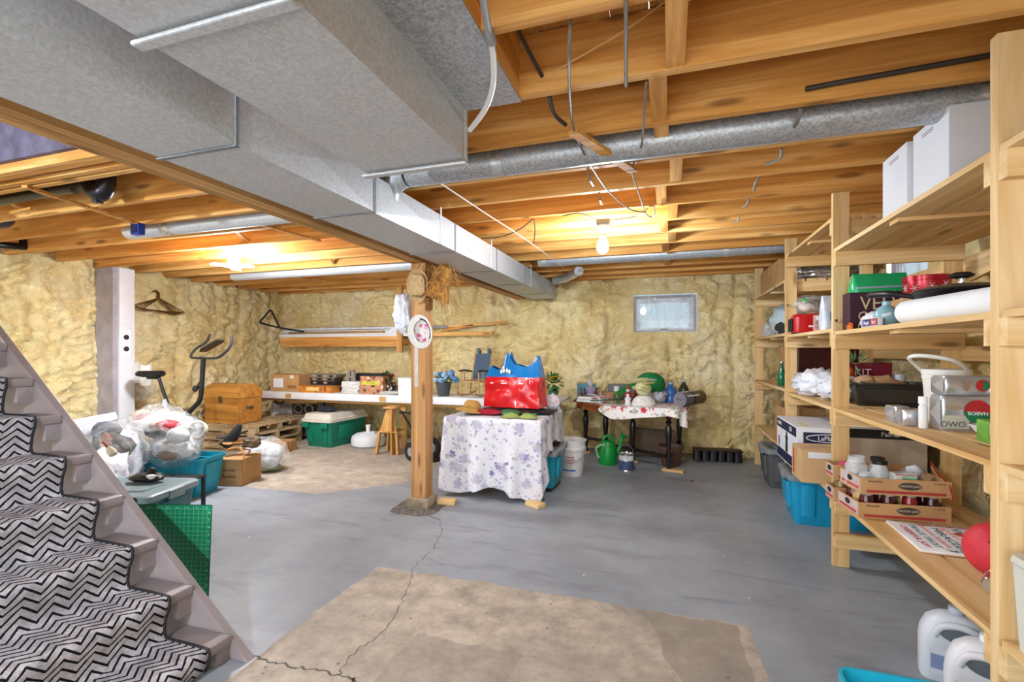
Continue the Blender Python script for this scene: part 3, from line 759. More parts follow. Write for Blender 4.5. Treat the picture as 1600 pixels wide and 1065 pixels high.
# ================================================================== ITEM BUILDERS
def at_t(x, y, t):
    d = _ray(x, y); return Vector((d[0] * t, d[1] * t, HC + d[2] * t))
def carton(name, label, loc, w, d, h, mat=CARD, rz=0.0, cat='box', tape=True, group=None, open_=False):
    """cardboard box, origin at the middle of its base"""
    t = thing(name, label, cat, loc, rz, group)
    MB().box(-w/2, w/2, -d/2, d/2, 0, h - .003).build('body', mat, t, smooth=False, bevel=.003)
    if open_:
        for s in (-1, 1):
            MB().bar((s * w/2, 0, h), (s * (w/2 + .05), 0, h + .06), .002 + d * .0, d * .96, up=(0, 1, 0)).build('flap', mat, t, smooth=False)
    else:
        MB().box(-w/2 + .001, w/2 - .001, -d/2 + .001, -.001, h - .003, h).build('flap', mat, t, smooth=False)
        MB().box(-w/2 + .001, w/2 - .001, .001, d/2 - .001, h - .003, h).build('flap', mat, t, smooth=False)
        if tape:
            q = MB().box(-w/2 - .0008, w/2 + .0008, -.025, .025, h, h + .0008); q.box(-w/2 - .001, -w/2 - .0001, -.025, .025, h - .07, h)
            q.build('tape', plain('c9a878', .3), t, smooth=False)
    return t
def label_q(t, x0, x1, z0, z1, y, mat, name='label', face='-y'):
    if face == '-y': return MB().box(x0, x1, y - .0008, y, z0, z1).build(name, mat, t, smooth=False)
    return MB().box(y - .0008, y, x0, x1, z0, z1).build(name, mat, t, smooth=False)
def tote(name, label, loc, w, d, h, mat, lidmat, rz=0.0, lid=True, cat='storage bin', ribs=True):
    t = thing(name, label, cat, loc, rz)
    k = .84
    MB().loft([(w*k, d*k, .03, 0), (w*k + .01, d*k + .01, .04, .01), (w*.97, d*.97, .045, h*.90), (w, d, .045, h*.905), (w, d, .045, h), (w - .02, d - .02, .04, h), (w - .03, d - .03, .04, h*.9), (w*k - .02, d*k - .02, .03, .012)], 4, cap1=True).build('body', mat, t)
    if ribs:
        for sx in (-1, 1):
            MB().loft([(.05, d*.5, .01, h*.3, sx*w*.445, 0), (.05, d*.55, .01, h*.84, sx*w*.47, 0)], 2).build('rib', mat, t)
        for sy in (-1, 1):
            for xx in (-.28, .28): MB().loft([(w*.16, .05, .01, h*.2, xx*w, sy*d*.435), (w*.17, .05, .01, h*.86, xx*w, sy*d*.465)], 2).build('rib', mat, t)
    if lid:
        l = MB().loft([(w + .03, d + .03, .05, h - .025), (w + .035, d + .035, .05, h + .012), (w + .015, d + .015, .05, h + .02), (w - .06, d - .06, .04, h + .02), (w - .09, d - .09, .04, h + .008)], 4).build('lid', lidmat, t)
        for sx in (-1, 1): MB().box(sx*(w/2 + .012) - .014, sx*(w/2 + .012) + .014, -.07, .07, h - .05, h + .014).build('handle', lidmat, l, bevel=.006)
        MB().loft([(w*.6, d*.45, .03, h + .008), (w*.58, d*.43, .03, h + .018)], 3).build('lid_panel', lidmat, l)
    return t
def bag(name, label, c, rad, seed, mat, contents=(), cat='bag', knot=True, amp=.16, crease=.14, group=None, sub=4):
    """plastic bag, c = centre of its base"""
    c = Vector(c); t = thing(name, label, cat, c, 0, group)
    MB().blob((0, 0, rad[2] * .92), rad, seed, amp, 2.0, sub, flat=.001, crease=crease).build('film', mat, t, ang=180)
    for i, (col, p, r) in enumerate(contents):
        MB().blob(p, r, seed + i * 3.1, .25, 2.5, 2, flat=.012, crease=.2).build('contents', plain(col, .6, var=.15, scale=14), t, ang=180)
    if knot: MB().blob((rad[0]*.2, 0, rad[2]*1.85), (.05, .05, .06), seed + 5, .4, 3, 2, crease=.4).build('knot', mat, t, ang=180)
    return t

# ================================================================== LEFT SIDE: pallets, trunk, bike, bags
ORW = wood('x', '8f5a20', 'b5792f', 'c48b43', knots=False)
pal = None
PW = wood('x', '8a6f4a', 'b39670', 'c9b28c')
def pallet(label, loc, rz):
    t = thing('wooden_pallet', label, 'pallet', loc, rz, 'stacked pallets under the trunk')
    for y in (-.42, 0, .42): MB().box(-.5, .5, y - .03, y + .03, .016, .10).build('stringer_board', PW, t, smooth=False)
    for i in range(6): MB().box(-.5 + i * .176, -.5 + i * .176 + .12, -.46, .46, .1005, .118).build('deck_board', PW, t, smooth=False)
    for i in range(3): MB().box(-.5 + i * .43, -.5 + i * .43 + .12, -.46, .46, 0, .0155).build('bottom_board', PW, t, smooth=False)
    return t
pallet('lowest pallet of the stack under the wooden trunk', (-5.82, 5.50, 0), R(3))
pallet('middle pallet of the stack under the wooden trunk', (-5.80, 5.47, .1185), R(-2))
pallet('top pallet carrying the wooden trunk', (-5.80, 5.50, .237), R(1))
t = thing('storage_chest', 'orange-brown wooden trunk with a domed lid on the pallets', 'trunk', (-5.93, 5.28, .357), R(-2))
MB().box(-.31, .31, -.2, .2, 0, .36).build('body', ORW, t, smooth=False, bevel=.004)
m = MB(); N = 12; prof = [(-.21, .36)] + [(-.21 * math.cos(PI * i / N), .40 + .15 * math.sin(PI * i / N)) for i in range(N + 1)] + [(.21, .36)]
n_ = len(prof); m.v = [(-.32, y, z) for y, z in prof] + [(.32, y, z) for y, z in prof]
m.f = [tuple(range(n_)), tuple(range(n_, 2*n_))[::-1]] + [((i+1) % n_, i, n_+i, n_+(i+1) % n_) for i in range(n_)]
m.build('lid', wood('x', '9c6526', 'c08538', 'cf994e', knots=False), t)
MB().box(-.03, .03, -.214, -.2, .29, .38).build('hasp', plain('6d5a48', .4, .6), t, bevel=.003)
for s in (-1, 1): MB().box(s * .315 - .006, s * .315 + .006, -.06, .06, .2, .23).build('end_handle', plain('5a4a3a', .6), t, bevel=.003)
carton('wooden_crate', 'small low brown crate on the floor beside the pallets', (-5.0, 5.22, 0), .26, .3, .15, wood('x', '8a5f34', 'b08050', 'c89a68'), R(15), 'crate', tape=False)

# exercise bike
bk = thing('exercise_bike', 'black and silver upright exercise bike beside the boxed column', 'exercise bike', at_t(278, 700, 5.75).xy.to_3d())
o = Vector(bk.location); B = lambda x, y, dt=0.0: at_t(x, y, 5.75 + dt) - o
tb = lambda pts, r, nm, mat, n=10: MB().tube(curve([Vector(p) for p in pts]), r, n).build(nm, mat, bk)
tb([B(318, 558), B(316, 590), B(313, 622), B(303, 636), B(288, 652)], .027, 'front_column', BLACK)
tb([B(247, 586), B(254, 608), B(262, 630)], .018, 'seat_post', BLACK)
MB().tube([B(257, 624), B(263, 645)], [.035, .045], 12).build('seat_tube', plain('b5b8bc', .3, .5), bk)
tb([B(361, 524, -.22), B(361, 538, -.22), B(352, 550, -.2), B(338, 559, -.12), B(318, 559, 0), B(304, 559, .12), B(298, 556, .2), B(306, 545, .24), B(322, 534, .22), B(328, 522, .2)], .015, 'handlebar', plain('3a3a3e', .5))
c_ = B(331, 540, -.02)
MB().loft([(.26, .15, .04, -.012), (.28, .17, .05, 0), (.24, .14, .04, .02)], 4, Matrix.Translation(c_) @ Matrix.Rotation(TH, 4, 'Z') @ Matrix.Rotation(R(-30), 4, 'Y')).build('console', plain('2b2826', .35), bk)
M = Matrix.Translation(B(238, 582)) @ Matrix.Rotation(TH, 4, 'Z')
MB().loft([(.20, .14, .06, -.05), (.30, .20, .09, -.035, -.02, 0), (.31, .21, .09, -.005, -.02, 0), (.27, .17, .08, .022, -.02, 0)], 5, M).build('saddle', BLACK, bk)
MB().loft([(.12, .05, .02, -.075), (.12, .06, .02, -.05)], 3, M).build('saddle_clamp', BLACKM, bk)
hz = MB().loft([(.40, .12, .05, -.42), (.52, .15, .07, -.25), (.50, .15, .07, -.05), (.34, .12, .05, .06)], 5, Matrix.Translation(B(282, 658)) @ Matrix.Rotation(TH, 4, 'Z')); hz.build('housing', plain('a3a6aa', .35, .3), bk)
for p in ((250, 712), (315, 712)):
    q = B(*p); q.z = .03
    MB().tube([q + Vector((-.08, .24, 0)), q + Vector((.08, -.24, 0))], .028, 10).build('floor_bar', plain('8d8f94', .4, .3), bk)
MB().tube([Vector((B(250, 712).x, B(250, 712).y, .04)), Vector((B(315, 712).x, B(315, 712).y, .04))], .03, 8).build('frame_tube', BLACK, bk)
for p in ((312, 602), (305, 607)): MB().blob(B(*p), (.03, .03, .04), 2, .2, 2, 2).build('knob', BLACKM, bk)
for s, p in ((-1, (270, 690)), (1, (300, 665))):
    q = B(*p, s * .14); MB().box(-.05, .05, -.035, .035, -.012, .012, Matrix.Translation(q)).build('pedal', BLACKM, bk, bevel=.004)

# wire hangers on the left wall, holder beside the column
q = at_x(246, 466, XL + .10)
for i in range(4):
    dz = -.012 * i; dy = .035 * (i - 1.5); dx = .012 * i
    P = [Vector((dx, .0, .0)), Vector((dx, -.28 + dy, -.13 + dz)), Vector((dx, .30 + dy, -.20 - dz)), Vector((dx, .0, .0))]
    m = MB().ptube(P[:3], .0065, 6, True); m.tube([P[0], P[0] + Vector((0, .0, .07)), P[0] + Vector((0, -.04, .10)), P[0] + Vector((0, -.07, .08))], .005, 6)
    tag(m.build('clothes_hanger', plain('6d4a22', .4, .3), None, (q.x, q.y, q.z)), ['frontmost', 'second', 'third', 'rearmost'][3 - i] + ' brown hanger of the bunch on the left foam wall', 'hanger', 'hangers on the left wall')
q = at_x(222, 590, XL + .22)
t = thing('wall_pocket', 'clear plastic pocket with white paper tucked behind the bike saddle', 'holder', (q.x, q.y, q.z))
MB().loft([(.12, .22, .03, -.28), (.15, .30, .03, .02)], 3, cap1=False).build('pocket', m_clear('d9d4c4', .45), t)
MB().grid(6, 6, lambda a, b: (.02 + .03 * math.sin(a * 9), -.12 + .22 * a, -.08 + .26 * b + .03 * math.sin(a * 7))).build('paper', PAPER, t, solid=.002)

# left pile: totes, bags
tote('storage_tote', 'long teal tote under the clear bags beside the printed carton', (-4.58, 3.36, 0), .92, .38, .36, TEAL, TEAL, R(14), lid=False)
t = tote('storage_tote', 'low grey-lidded tote behind the stair stringer', (-3.66, 2.38, 0), .72, .46, .38, plain('3f6f77', .4), plain('8ba0a6', .4, var=.05), R(14))
for x in (-.2, .25): MB().box(x - .05, x + .05, -.262, -.25, .3, .4).build('latch', BLACKM, t, bevel=.004)
t = thing('folding_stand', 'small black stand with thin legs in front of the long teal tote', 'stand', (-4.03, 3.00, 0), R(14))
MB().box(-.24, .20, -.13, .13, .262, .274).build('top', BLACK, t, bevel=.003)
for x in (-.22, .18):
    for y in (-.11, .11): MB().box(x - .012, x + .012, y - .012, y + .012, 0, .262).build('leg', BLACK, t, smooth=False)
for i in range(3): MB().box(-.1 + i * .08, -.07 + i * .08, -.09, .05, .2742, .2752).build('slot', plain('4a4f55', .4), t, smooth=False)
t = carton('cardboard_box', 'brown printed carton on the floor right of the long teal tote', (-4.25, 3.86, 0), .26, .34, .27, CARD, R(14))
text('HOWER', .035, NAVY, t, (.0, -.172, .16)); text('doodads', .055, plain('4a3c2c', .8), t, (.0, -.172, .10), sx=.75)
bag('clear_bag', 'big clear bag of red and teal toys on top of the left pile', (-4.74, 3.36, .36), (.50, .30, .215), 3, CLEAR,
    [('b53a34', (-.20, -.16, .18), (.13, .08, .08)), ('e9eaea', (.04, -.10, .30), (.15, .11, .07)), ('1f8f9c', (-.06, -.2, .10), (.2, .06, .08)), ('4c4f58', (-.05, .05, .24), (.2, .12, .10)), ('c23a44', (.26, -.08, .30), (.11, .09, .05)), ('8a8f96', (.24, -.04, .14), (.16, .12, .08)), ('c9b79c', (.16, -.13, .3), (.06, .05, .05)), ('7d2c2a', (-.32, -.08, .12), (.1, .1, .08))], knot=False)
bag('clear_bag', 'clear bag of pale crumpled wrap hanging over the long teal tote', (-4.36, 3.24, .30), (.27, .17, .15), 8, CLEAR,
    [('d6dadb', (.0, 0, .16), (.22, .13, .12)), ('c9cfd2', (.1, -.03, .28), (.12, .08, .08)), ('8d7a68', (.06, -.1, .12), (.1, .06, .05))], knot=False)
bag('clear_bag', 'clear bag with red bits at the back top of the left pile', (-5.08, 3.62, .36), (.36, .26, .225), 12, CLEAR,
    [('dfe6e4', (.1, 0, .3), (.2, .16, .08)), ('cf5a50', (-.12, -.06, .28), (.1, .08, .08)), ('d9c3a8', (-.2, -.02, .3), (.12, .1, .09))], knot=False)
bag('clear_bag', 'lone clear bag of silver wrap on the bare floor before the pallets', (-4.40, 4.32, 0), (.32, .22, .20), 21, CLEAR,
    [('cfd2cf', (0, 0, .2), (.24, .16, .13)), ('b9bcbd', (.08, -.05, .12), (.18, .12, .09)), ('8f8d84', (-.06, .02, .1), (.2, .14, .08)), ('6d7a4a', (.1, -.02, .05), (.14, .12, .04))], knot=False)
bag('white_bag', 'plain white plastic bag beside the stair stringer', (-4.34, 2.60, 0), (.27, .22, .30), 31, plain('e4e5ea', .35, var=.04), [], crease=.28, knot=False)
bag('white_bag', 'white plastic bag at the back left under the pale board', (-4.80, 2.92, 0), (.34, .28, .36), 36, plain('dddfe6', .35, var=.04), [], knot=False, crease=.28)
bag('clear_bag', 'clear bag of dark tools and a brush between the white bags', (-4.48, 2.82, .30), (.28, .2, .24), 41, CLEAR,
    [('4a4440', (.0, -.02, .25), (.18, .13, .13)), ('8a4f3a', (.06, -.1, .3), (.06, .05, .08)), ('6a6f76', (-.1, 0, .38), (.12, .1, .08))], knot=False)
q = thing('paint_brush', 'pale wooden handled brush poking from the dark bag', 'brush', at_t(170, 672, 3.52) - Vector((0, 0, .12)))
MB().tube([Vector((-.06, 0, .03)), Vector((-.03, 0, .01)), Vector((.0, 0, -.01))], [.008, .011, .012], 10).build('handle', plain('8a4a34', .5), q)
MB().tube([Vector((.0, 0, -.01)), Vector((.03, 0, -.035)), Vector((.05, 0, -.055))], [.02, .03, .026], 10).build('bristles', plain('d8cfb6', .8), q)
t = thing('white_board', 'tilted white board sticking up behind the stair stringer', 'board', at_t(112, 660, 4.1))
WBM = Matrix.Translation((0, 0, -.05)) @ Matrix.Rotation(R(20), 4, 'Z') @ Matrix.Rotation(R(-10), 4, 'Y') @ Matrix.Rotation(R(14), 4, 'X')
MB().box(-.30, .24, -.20, .20, -.03, .03, WBM).build('board', plain('dcdde4', .45), t, bevel=.004)
MB().box(-.27, .21, -.17, .17, .0305, .034, WBM).build('facing', plain('cfd0da', .4), t, smooth=False)
# dark bag on the grey lid, tangle on the carton
bag('black_bag', 'shiny black bag crumpled on the grey-lidded tote', (-3.66, 2.52, .402), (.14, .09, .03), 47, BLACK, [('d9dde0', (.08, -.03, .04), (.05, .03, .02)), ('1b1b1e', (.02, .02, .07), (.035, .03, .03))], knot=False, crease=.5, sub=3)
t = thing('cable_tangle', 'tangle of black gear and orange cord on the printed carton', 'cables', (-4.27, 3.88, .272), R(14))
rr = random.Random(9)
P = [Vector((.10 * math.cos(i * 1.1) + rr.uniform(-.05, .05), .08 * math.sin(i * 1.3) + rr.uniform(-.04, .04), .035 + .012 * i + rr.uniform(-.02, .02))) for i in range(12)]
MB().tube(curve(P), .009, 6).build('orange_cord', plain('c98f4e', .6), t)
MB().tube(curve([p + Vector((-.08, .02, .06)) for p in P[::-1]]), .010, 6).build('black_cord', BLACKM, t)
MB().tube(curve([Vector((.08, -.12, .1)), Vector((.13, -.14, .05)), Vector((.15, -.15, -.1)), Vector((.145, -.17, -.2))]), .009, 6).build('cord_end', plain('c98f4e', .6), t)
MB().tube([Vector((-.16, 0, .1)), Vector((-.10, 0, .16)), Vector((-.04, 0, .24)), Vector((.0, 0, .32))], [.05, .06, .05, .025], 10).build('ribbed_hose', plain('2e2f33', .5, var=.3, scale=60), t)
MB().blob((.12, .02, .14), (.09, .07, .07), 6, .3, 2.5, 3).build('motor', plain('6a5a44', .5, var=.25), t)
q = at_t(308, 672, 4.9)
m = MB().lathe([(.085, -.02), (.10, -.02), (.10, .02), (.085, .02), (.085, -.02)], 22, Matrix.Translation(q) @ Matrix.Rotation(R(65), 4, 'X') @ Matrix.Rotation(R(15), 4, 'Y'), cap=False)
tag(m.build('tape_roll', plain('d9d2c2', .5)), 'pale roll of wide tape leaning behind the clear bags', 'tape roll')

# green cutting mat standing against the stairs
GM = NT('grid_mat'); uvn = GM.n('ShaderNodeUVMap'); uvn.uv_map = 'uv'; sp = GM.n('ShaderNodeSeparateXYZ'); GM.l(uvn.outputs[0], sp.inputs[0])
ln = []
for i in (0, 1):
    f = GM.math('FRACT', GM.math('MULTIPLY', sp.outputs[i], 1 / .0254)); ln.append(GM.math('LESS_THAN', f, .07))
g = GM.math('MULTIPLY', GM.math('MAXIMUM', ln[0], ln[1]), .55)
edge = GM.math('LESS_THAN', GM.math('MINIMUM', GM.math('MINIMUM', sp.outputs[0], GM.math('SUBTRACT', .86, sp.outputs[0])), GM.math('MINIMUM', sp.outputs[1], GM.math('SUBTRACT', .56, sp.outputs[1]))), .006)
col = GM.mix(g, lin('0f7d55'), lin('8fd4b0')); GM.set(Base_Color=GM.mix(edge, col, lin('0a5238')), Roughness=.3)
q1 = at_z(326, 938, 0.001); dr = Vector((_c, _s, 0)); dn = Vector((-_s, _c, 0))
m = MB(); m.uv = []; NX, NZ = 14, 12
for j in range(NZ + 1):
    for i in range(NX + 1):
        u, w = .86 * i / NX, .56 * j / NZ
        p = q1 - dr * u + Vector((0, 0, w * .96)) - dn * (.10 * w) + dn * (.012 * math.sin(u * 5)) + dr * (.10 * w)
        m.v.append(p - q1); m.uv.append((u, w))
for j in range(NZ):
    for i in range(NX): k = j * (NX + 1) + i; m.f.append((k, k + 1, k + NX + 2, k + NX + 1))
t = thing('cutting_mat', 'green gridded cutting mat standing against the stair stringer', 'cutting mat', q1)
m.build('mat', GM.m, t, ang=180)
for i in range(12):
    p = -dr * (.012 - .0 ) + Vector((0, 0, .05 + i * .0405)) - dn * (.10 * (.05 + i * .0405) + .001) + dr * (.10 * (.05 + i * .0405))
    text(str(i + 1), .014, plain('b8e0cc', .5), t, p - dn * .003, rz=TH, name='scale_number')
for i in range(10):
    w = .545; p = -dr * (.03 + i * .0508) + Vector((0, 0, w * .96)) - dn * (.10 * w + .004) + dr * (.10 * w)
    text(str(i + 1), .014, plain('b8e0cc', .5), t, p, rz=TH, name='scale_number')
# ================================================================== WORK BENCH ALONG THE BACK WALL
BY, BZ = 5.80, .75
t = thing('work_bench', 'long white topped work bench along the back wall', 'bench', (-6.02, BY, 0))
BL = 4.75
MB().box(0, BL, 0, .66, BZ - .03, BZ).build('top', plain('e8e9ec', .5, var=.03), t, bevel=.004)
MB().box(.02, BL, -.018, -.0005, BZ - .10, BZ - .004).build('fascia', plain('e6e7ea', .45, var=.03), t, bevel=.003)
MB().box(.02, BL, .02, .06, BZ - .135, BZ - .031).build('front_rail', wood('x', '7a5224', 'a3763c', 'bd9152'), t, smooth=False)
for x in (1.12,): MB().box(x, x + .06, .03, .09, 0, BZ - .031).build('leg', BLACKM, t, smooth=False)
for x, y in ((2.47, .061), (.1, .55), (2.4, .55), (4.5, .55), (4.4, .061)): MB().box(x, x + .07, y, y + .04, 0, BZ - .031).build('leg', JZ, t, smooth=False)
for x in (.55, 2.18): MB().box(x, x + .10, -.03, -.019, BZ - .085, BZ - .02).build('masking_tape', plain('c59a5a', .6), t, smooth=False)
MB().grid(30, 6, lambda a, b: (3.0 + 1.6 * a, .02 + .5 * b + .02 * math.sin(a * 9), BZ + .003 + .012 * max(0, noise.noise(Vector((a * 9, b * 4, 3)))))).build('paper_sheet', PAPER, t)
def on_bench(x, y, dy=.06):   # point on the bench top, Y set behind the front edge
    q = at_y(x, y, BY + dy); q.z = BZ + .001; return q
def span(x0, x1, Y): return at_y(x1, 600, Y).x - at_y(x0, 600, Y).x
def bx(name, label, x0, x1, ytop, dy, d, mat, cat='box', z0=None, **kw):
    Y = BY + dy; a = at_y(x0, ytop, Y); b = at_y(x1, ytop, Y); z0 = BZ + .001 if z0 is None else z0
    return carton(name, label, ((a.x + b.x) / 2, Y + d / 2, z0), b.x - a.x, d, (a.z + b.z) / 2 - z0, mat, cat=cat, **kw)
t = bx('cardboard_box', 'brown shipping carton with a white label at the left end of the bench', 423, 467, 585, .06, .3, CARD)
w = span(423, 467, BY + .06); label_q(t, -w * .40, -w * .05, .06, .2, -.151, WHITE); label_q(t, w * .18, w * .32, .2, .25, -.151, plain('d8d4c8', .6))
label_q(t, w * .1, w * .4, .05, .1, -.151, plain('8a6236', .7), 'print')
t = bx('flat_box', 'flat orange printed box on the bench front edge', 467, 516, 603, .02, .22, plain('d98a3a', .5, var=.25, scale=12), tape=False)
label_q(t, -.15, .08, .03, .08, -.111, plain('f0c47a', .5), 'print'); label_q(t, .17, .21, .02, .09, -.111, plain('9a4a2a', .5), 'print')
t = bx('red_box', 'small upright red box behind the orange box', 466, 479, 586, .30, .12, plain('8f2424', .5), tape=False); label_q(t, -.04, .04, .1, .16, -.061, plain('c9a27a', .6))
# stack of dark trays, stack of magazines
zz = BZ + .001
for i in range(5):
    a = at_y(478 - i, 600, BY + .30); b = at_y(526 - 3 * (i % 2), 600, BY + .30)
    t = thing('slide_tray', ['lowest', 'second', 'third', 'fourth', 'top'][i] + ' dark tray in the stack right of the red box', 'tray', ((a.x + b.x) / 2, BY + .43, zz), R([-3, 4, -2, 3, 0][i]))
    w = (b.x - a.x) * (.95 - .05 * (i % 2)); h = .052
    mt = [plain('3f342a', .6), plain('56524c', .5), plain('2c2724', .6), plain('6b5c48', .6), plain('8d8a80', .6)][i]
    MB().loft([(w * .94, .24, .01, 0), (w, .26, .012, h * .7), (w, .26, .012, h - .001)], 3).build('tray_body', mt, t)
    for j in range(5): MB().box(-w*.42 + j * w * .18, -w*.42 + j * w * .18 + w * .11, -.132, -.128, .012, h - .014).build('slot', plain('b9a58a' if j % 2 else '1d1a18', .6), t, smooth=False)
    zz += h
zz = BZ + .001; rr = random.Random(3)
for i in range(8):
    h = rr.uniform(.016, .03); c = ['8d8a86', 'c9c6bd', 'e3e2de', '777d84', 'd8d8d8', '9aa0a6', 'e8e8e6', 'cfd2d6'][i]
    a = at_y(528, 600, BY + .12); b = at_y(562, 600, BY + .12)
    t = thing('magazine', ['bottom', 'second', 'third', 'fourth', 'fifth', 'sixth', 'seventh', 'top'][i] + ' magazine in the pale stack left of the jigsaw box', 'magazine', ((a.x + b.x) / 2 + rr.uniform(-.02, .02), BY + .26, zz), R(rr.uniform(-8, 8)))
    MB().box(-.15, .15, -.11, .11, .001, h - .001).build('pages', plain('e6e3da', .8), t, smooth=False)
    q = MB().box(-.153, .153, -.113, .113, h - .0012, h); q.box(-.153, .153, -.113, .113, 0, .0012); q.box(-.1535, -.15, -.113, .113, 0, h); q.build('cover', plain(c, .5), t, smooth=False); zz += h + .0005
a = at_y(545, 592, BY + .2)
t = thing('grey_stand', 'grey flared plastic stand on top of the magazine stack', 'stand', (a.x, BY + .26, zz), 0)
for s in (-1, 1): MB().bar((s * .055, 0, 0), (s * .03, 0, .15), .035, .05).build('leg', plain('8d8680', .5), t, bevel=.004)
MB().box(-.05, .05, -.03, .03, .14, .165).build('top_bar', plain('8d8680', .5), t, bevel=.006)
MB().box(-.045, .045, -.012, .012, .05, .07).build('cross_bar', plain('9a938c', .5), t, smooth=False)
JIG = m_blotch('jigsaw_print', 'b98a6a', [('6e3b2c', 9, .32), ('e6d3b0', 11, .26), ('3f2f2a', 14, .2), ('c9563a', 12, .16)], 9)
t = bx('puzzle_box', 'jigsaw puzzle box with a busy brown picture on the bench', 562, 598, 588, .05, .10, JIG, tape=False)
label_q(t, -.15, .15, .135, .185, -.051, plain('d9cf4a', .5), 'title_band'); text('PUZZLE', .04, plain('3a5a2a', .6), t, (0, -.0525, .16))
t = bx('tall_carton', 'plain brown upright carton between the puzzle box and the flower pot', 598, 606, 588, .22, .12, CARD, tape=False)
t = bx('black_case', 'black flat case standing behind the puzzle box', 556, 604, 583, .40, .12, BLACKM, tape=False); MB().tube([(-.05, -.065, .17), (-.05, -.085, .18), (.05, -.085, .18), (.05, -.065, .17)], .006, 6).build('handle', BLACK, t)
# flower pot with red rose
LEAF = plain('2f5a2a', .5, var=.3, scale=20)
def leaf(m, p, d, L, w):
    p = Vector(p); d = Vector(d).normalized(); a, b = frame(d)
    m.add([p, p + d*L*.45 + a*w, p + d*L + b*L*.1, p + d*L*.45 - a*w, p + d*L*.5 + b*w*.5], [(0, 1, 4), (1, 2, 4), (2, 3, 4), (3, 0, 4)])
def foliage(t, c, r, n, L, w, mat, seed, name='leaves', up=.2):
    rr = random.Random(seed); m = MB()
    for i in range(n):
        d = Vector((rr.gauss(0, 1), rr.gauss(0, 1), rr.gauss(0, 1) + up)).normalized()
        leaf(m, Vector(c) + Vector((d.x*r[0], d.y*r[1], d.z*r[2])) * rr.uniform(.3, .8), d + Vector((rr.uniform(-.6, .6), rr.uniform(-.6, .6), rr.uniform(-.5, .5))), L * rr.uniform(.7, 1.2), w)
    return m.build(name, mat, t, smooth=False)
def bloom(t, c, r, mat, name='bloom', n=9, seed=0):
    rr = random.Random(seed); m = MB(); c = Vector(c)
    for k, (rad, tilt) in enumerate(((1.0, .25), (.75, .7), (.5, 1.3))):
        for i in range(n - 2 * k):
            a = 2 * PI * i / (n - 2 * k) + k * .4; d = Vector((math.cos(a), math.sin(a), tilt)).normalized()
            leaf(m, c, d, r * rad * rr.uniform(.9, 1.1), r * .34 * rad)
    m.blob(c + Vector((0, 0, r * .2)), (r * .3, r * .3, r * .3), seed, .3, 3, 1)
    return m.build(name, mat, t, smooth=False)
q = on_bench(610, 605, .22)
t = thing('flower_pot', 'patterned dark pot with one red silk rose on the bench', 'plant pot', q)
MB().lathe([(.05, 0), (.075, .05), (.085, .12), (.08, .16), (.07, .165)], 16).build('pot', m_blotch('pot_print', '2a2826', [('d9d4c8', 22, .3), ('b56a3a', 18, .22)], 20, rough=.4), t)
foliage(t, (-.06, 0, .24), (.11, .08, .06), 46, .07, .02, LEAF, 5); MB().tube([(0, 0, .1), (.01, 0, .2), (.02, -.02, .24)], .006, 6).build('stem', LEAF, t)
bloom(t, (.03, -.03, .24), .075, plain('a3171f', .6, var=.2, scale=20), seed=4, n=11)
t = bx('white_box', 'plain white box at the bench front edge beside the post', 622, 650, 590, .01, .2, WHITE, tape=False); label_q(t, -.11, .11, .235, .25, -.101, plain('c2c6ca', .5), 'lid_line')
for i in range(4):
    a = on_bench(606, 612, .04 + .0)
    t = thing('newspaper', ['bottom', 'second', 'third', 'top'][i] + ' folded newspaper on the bench before the flower pot', 'newspaper', (a.x + .01 * i, BY + .12, BZ + .001 + i * .013), R(6 * i - 8))
    MB().loft([(.26, .17, .004, 0), (.265, .175, .005, .006), (.26, .17, .004, .0125)], 2).build('sheets', plain(['8d8f8c', 'b5b8b4', 'd8d9d2', '9fa8a6'][i], .8, var=.12, scale=25), t)
    MB().box(-.1, .1, -.0885, -.0875, .004, .009).build('fold', plain('c9c4b4', .8), t, smooth=False)
# bucket with blue flowers
q = on_bench(693, 620, .13)
t = thing('flower_bucket', 'dark grey bucket of pale blue hydrangeas on the bench', 'bucket', q)
MB().lathe([(.075, 0), (.078, .005), (.108, .18), (.114, .182), (.114, .19), (.10, .19), (.072, .01)], 22, cap=True).build('bucket', plain('55585d', .45, .3), t)
rr = random.Random(5); BLU = [plain('8fb4d8', .7, var=.2, scale=25), plain('b9d0e6', .7, var=.15, scale=25), plain('5f93c6', .7, var=.2, scale=25)]
foliage(t, (0, 0, .22), (.13, .10, .05), 40, .08, .022, plain('3f6a34', .6, var=.3), 8)
for i in range(22):
    a = rr.uniform(0, 2*PI); r_ = rr.uniform(.02, .17); c_ = Vector((r_ * math.cos(a) + .02, r_ * .7 * math.sin(a), .26 + rr.uniform(-.02, .09) - r_ * .25)); bm_ = bloom(t, c_, .06, BLU[i % 3], seed=i, n=9)
    MB().blob(c_ + Vector((0, 0, .012)), (.038, .038, .032), i, .5, 5, 2).build('petal_cluster', BLU[(i + 1) % 3], bm_, smooth=False)
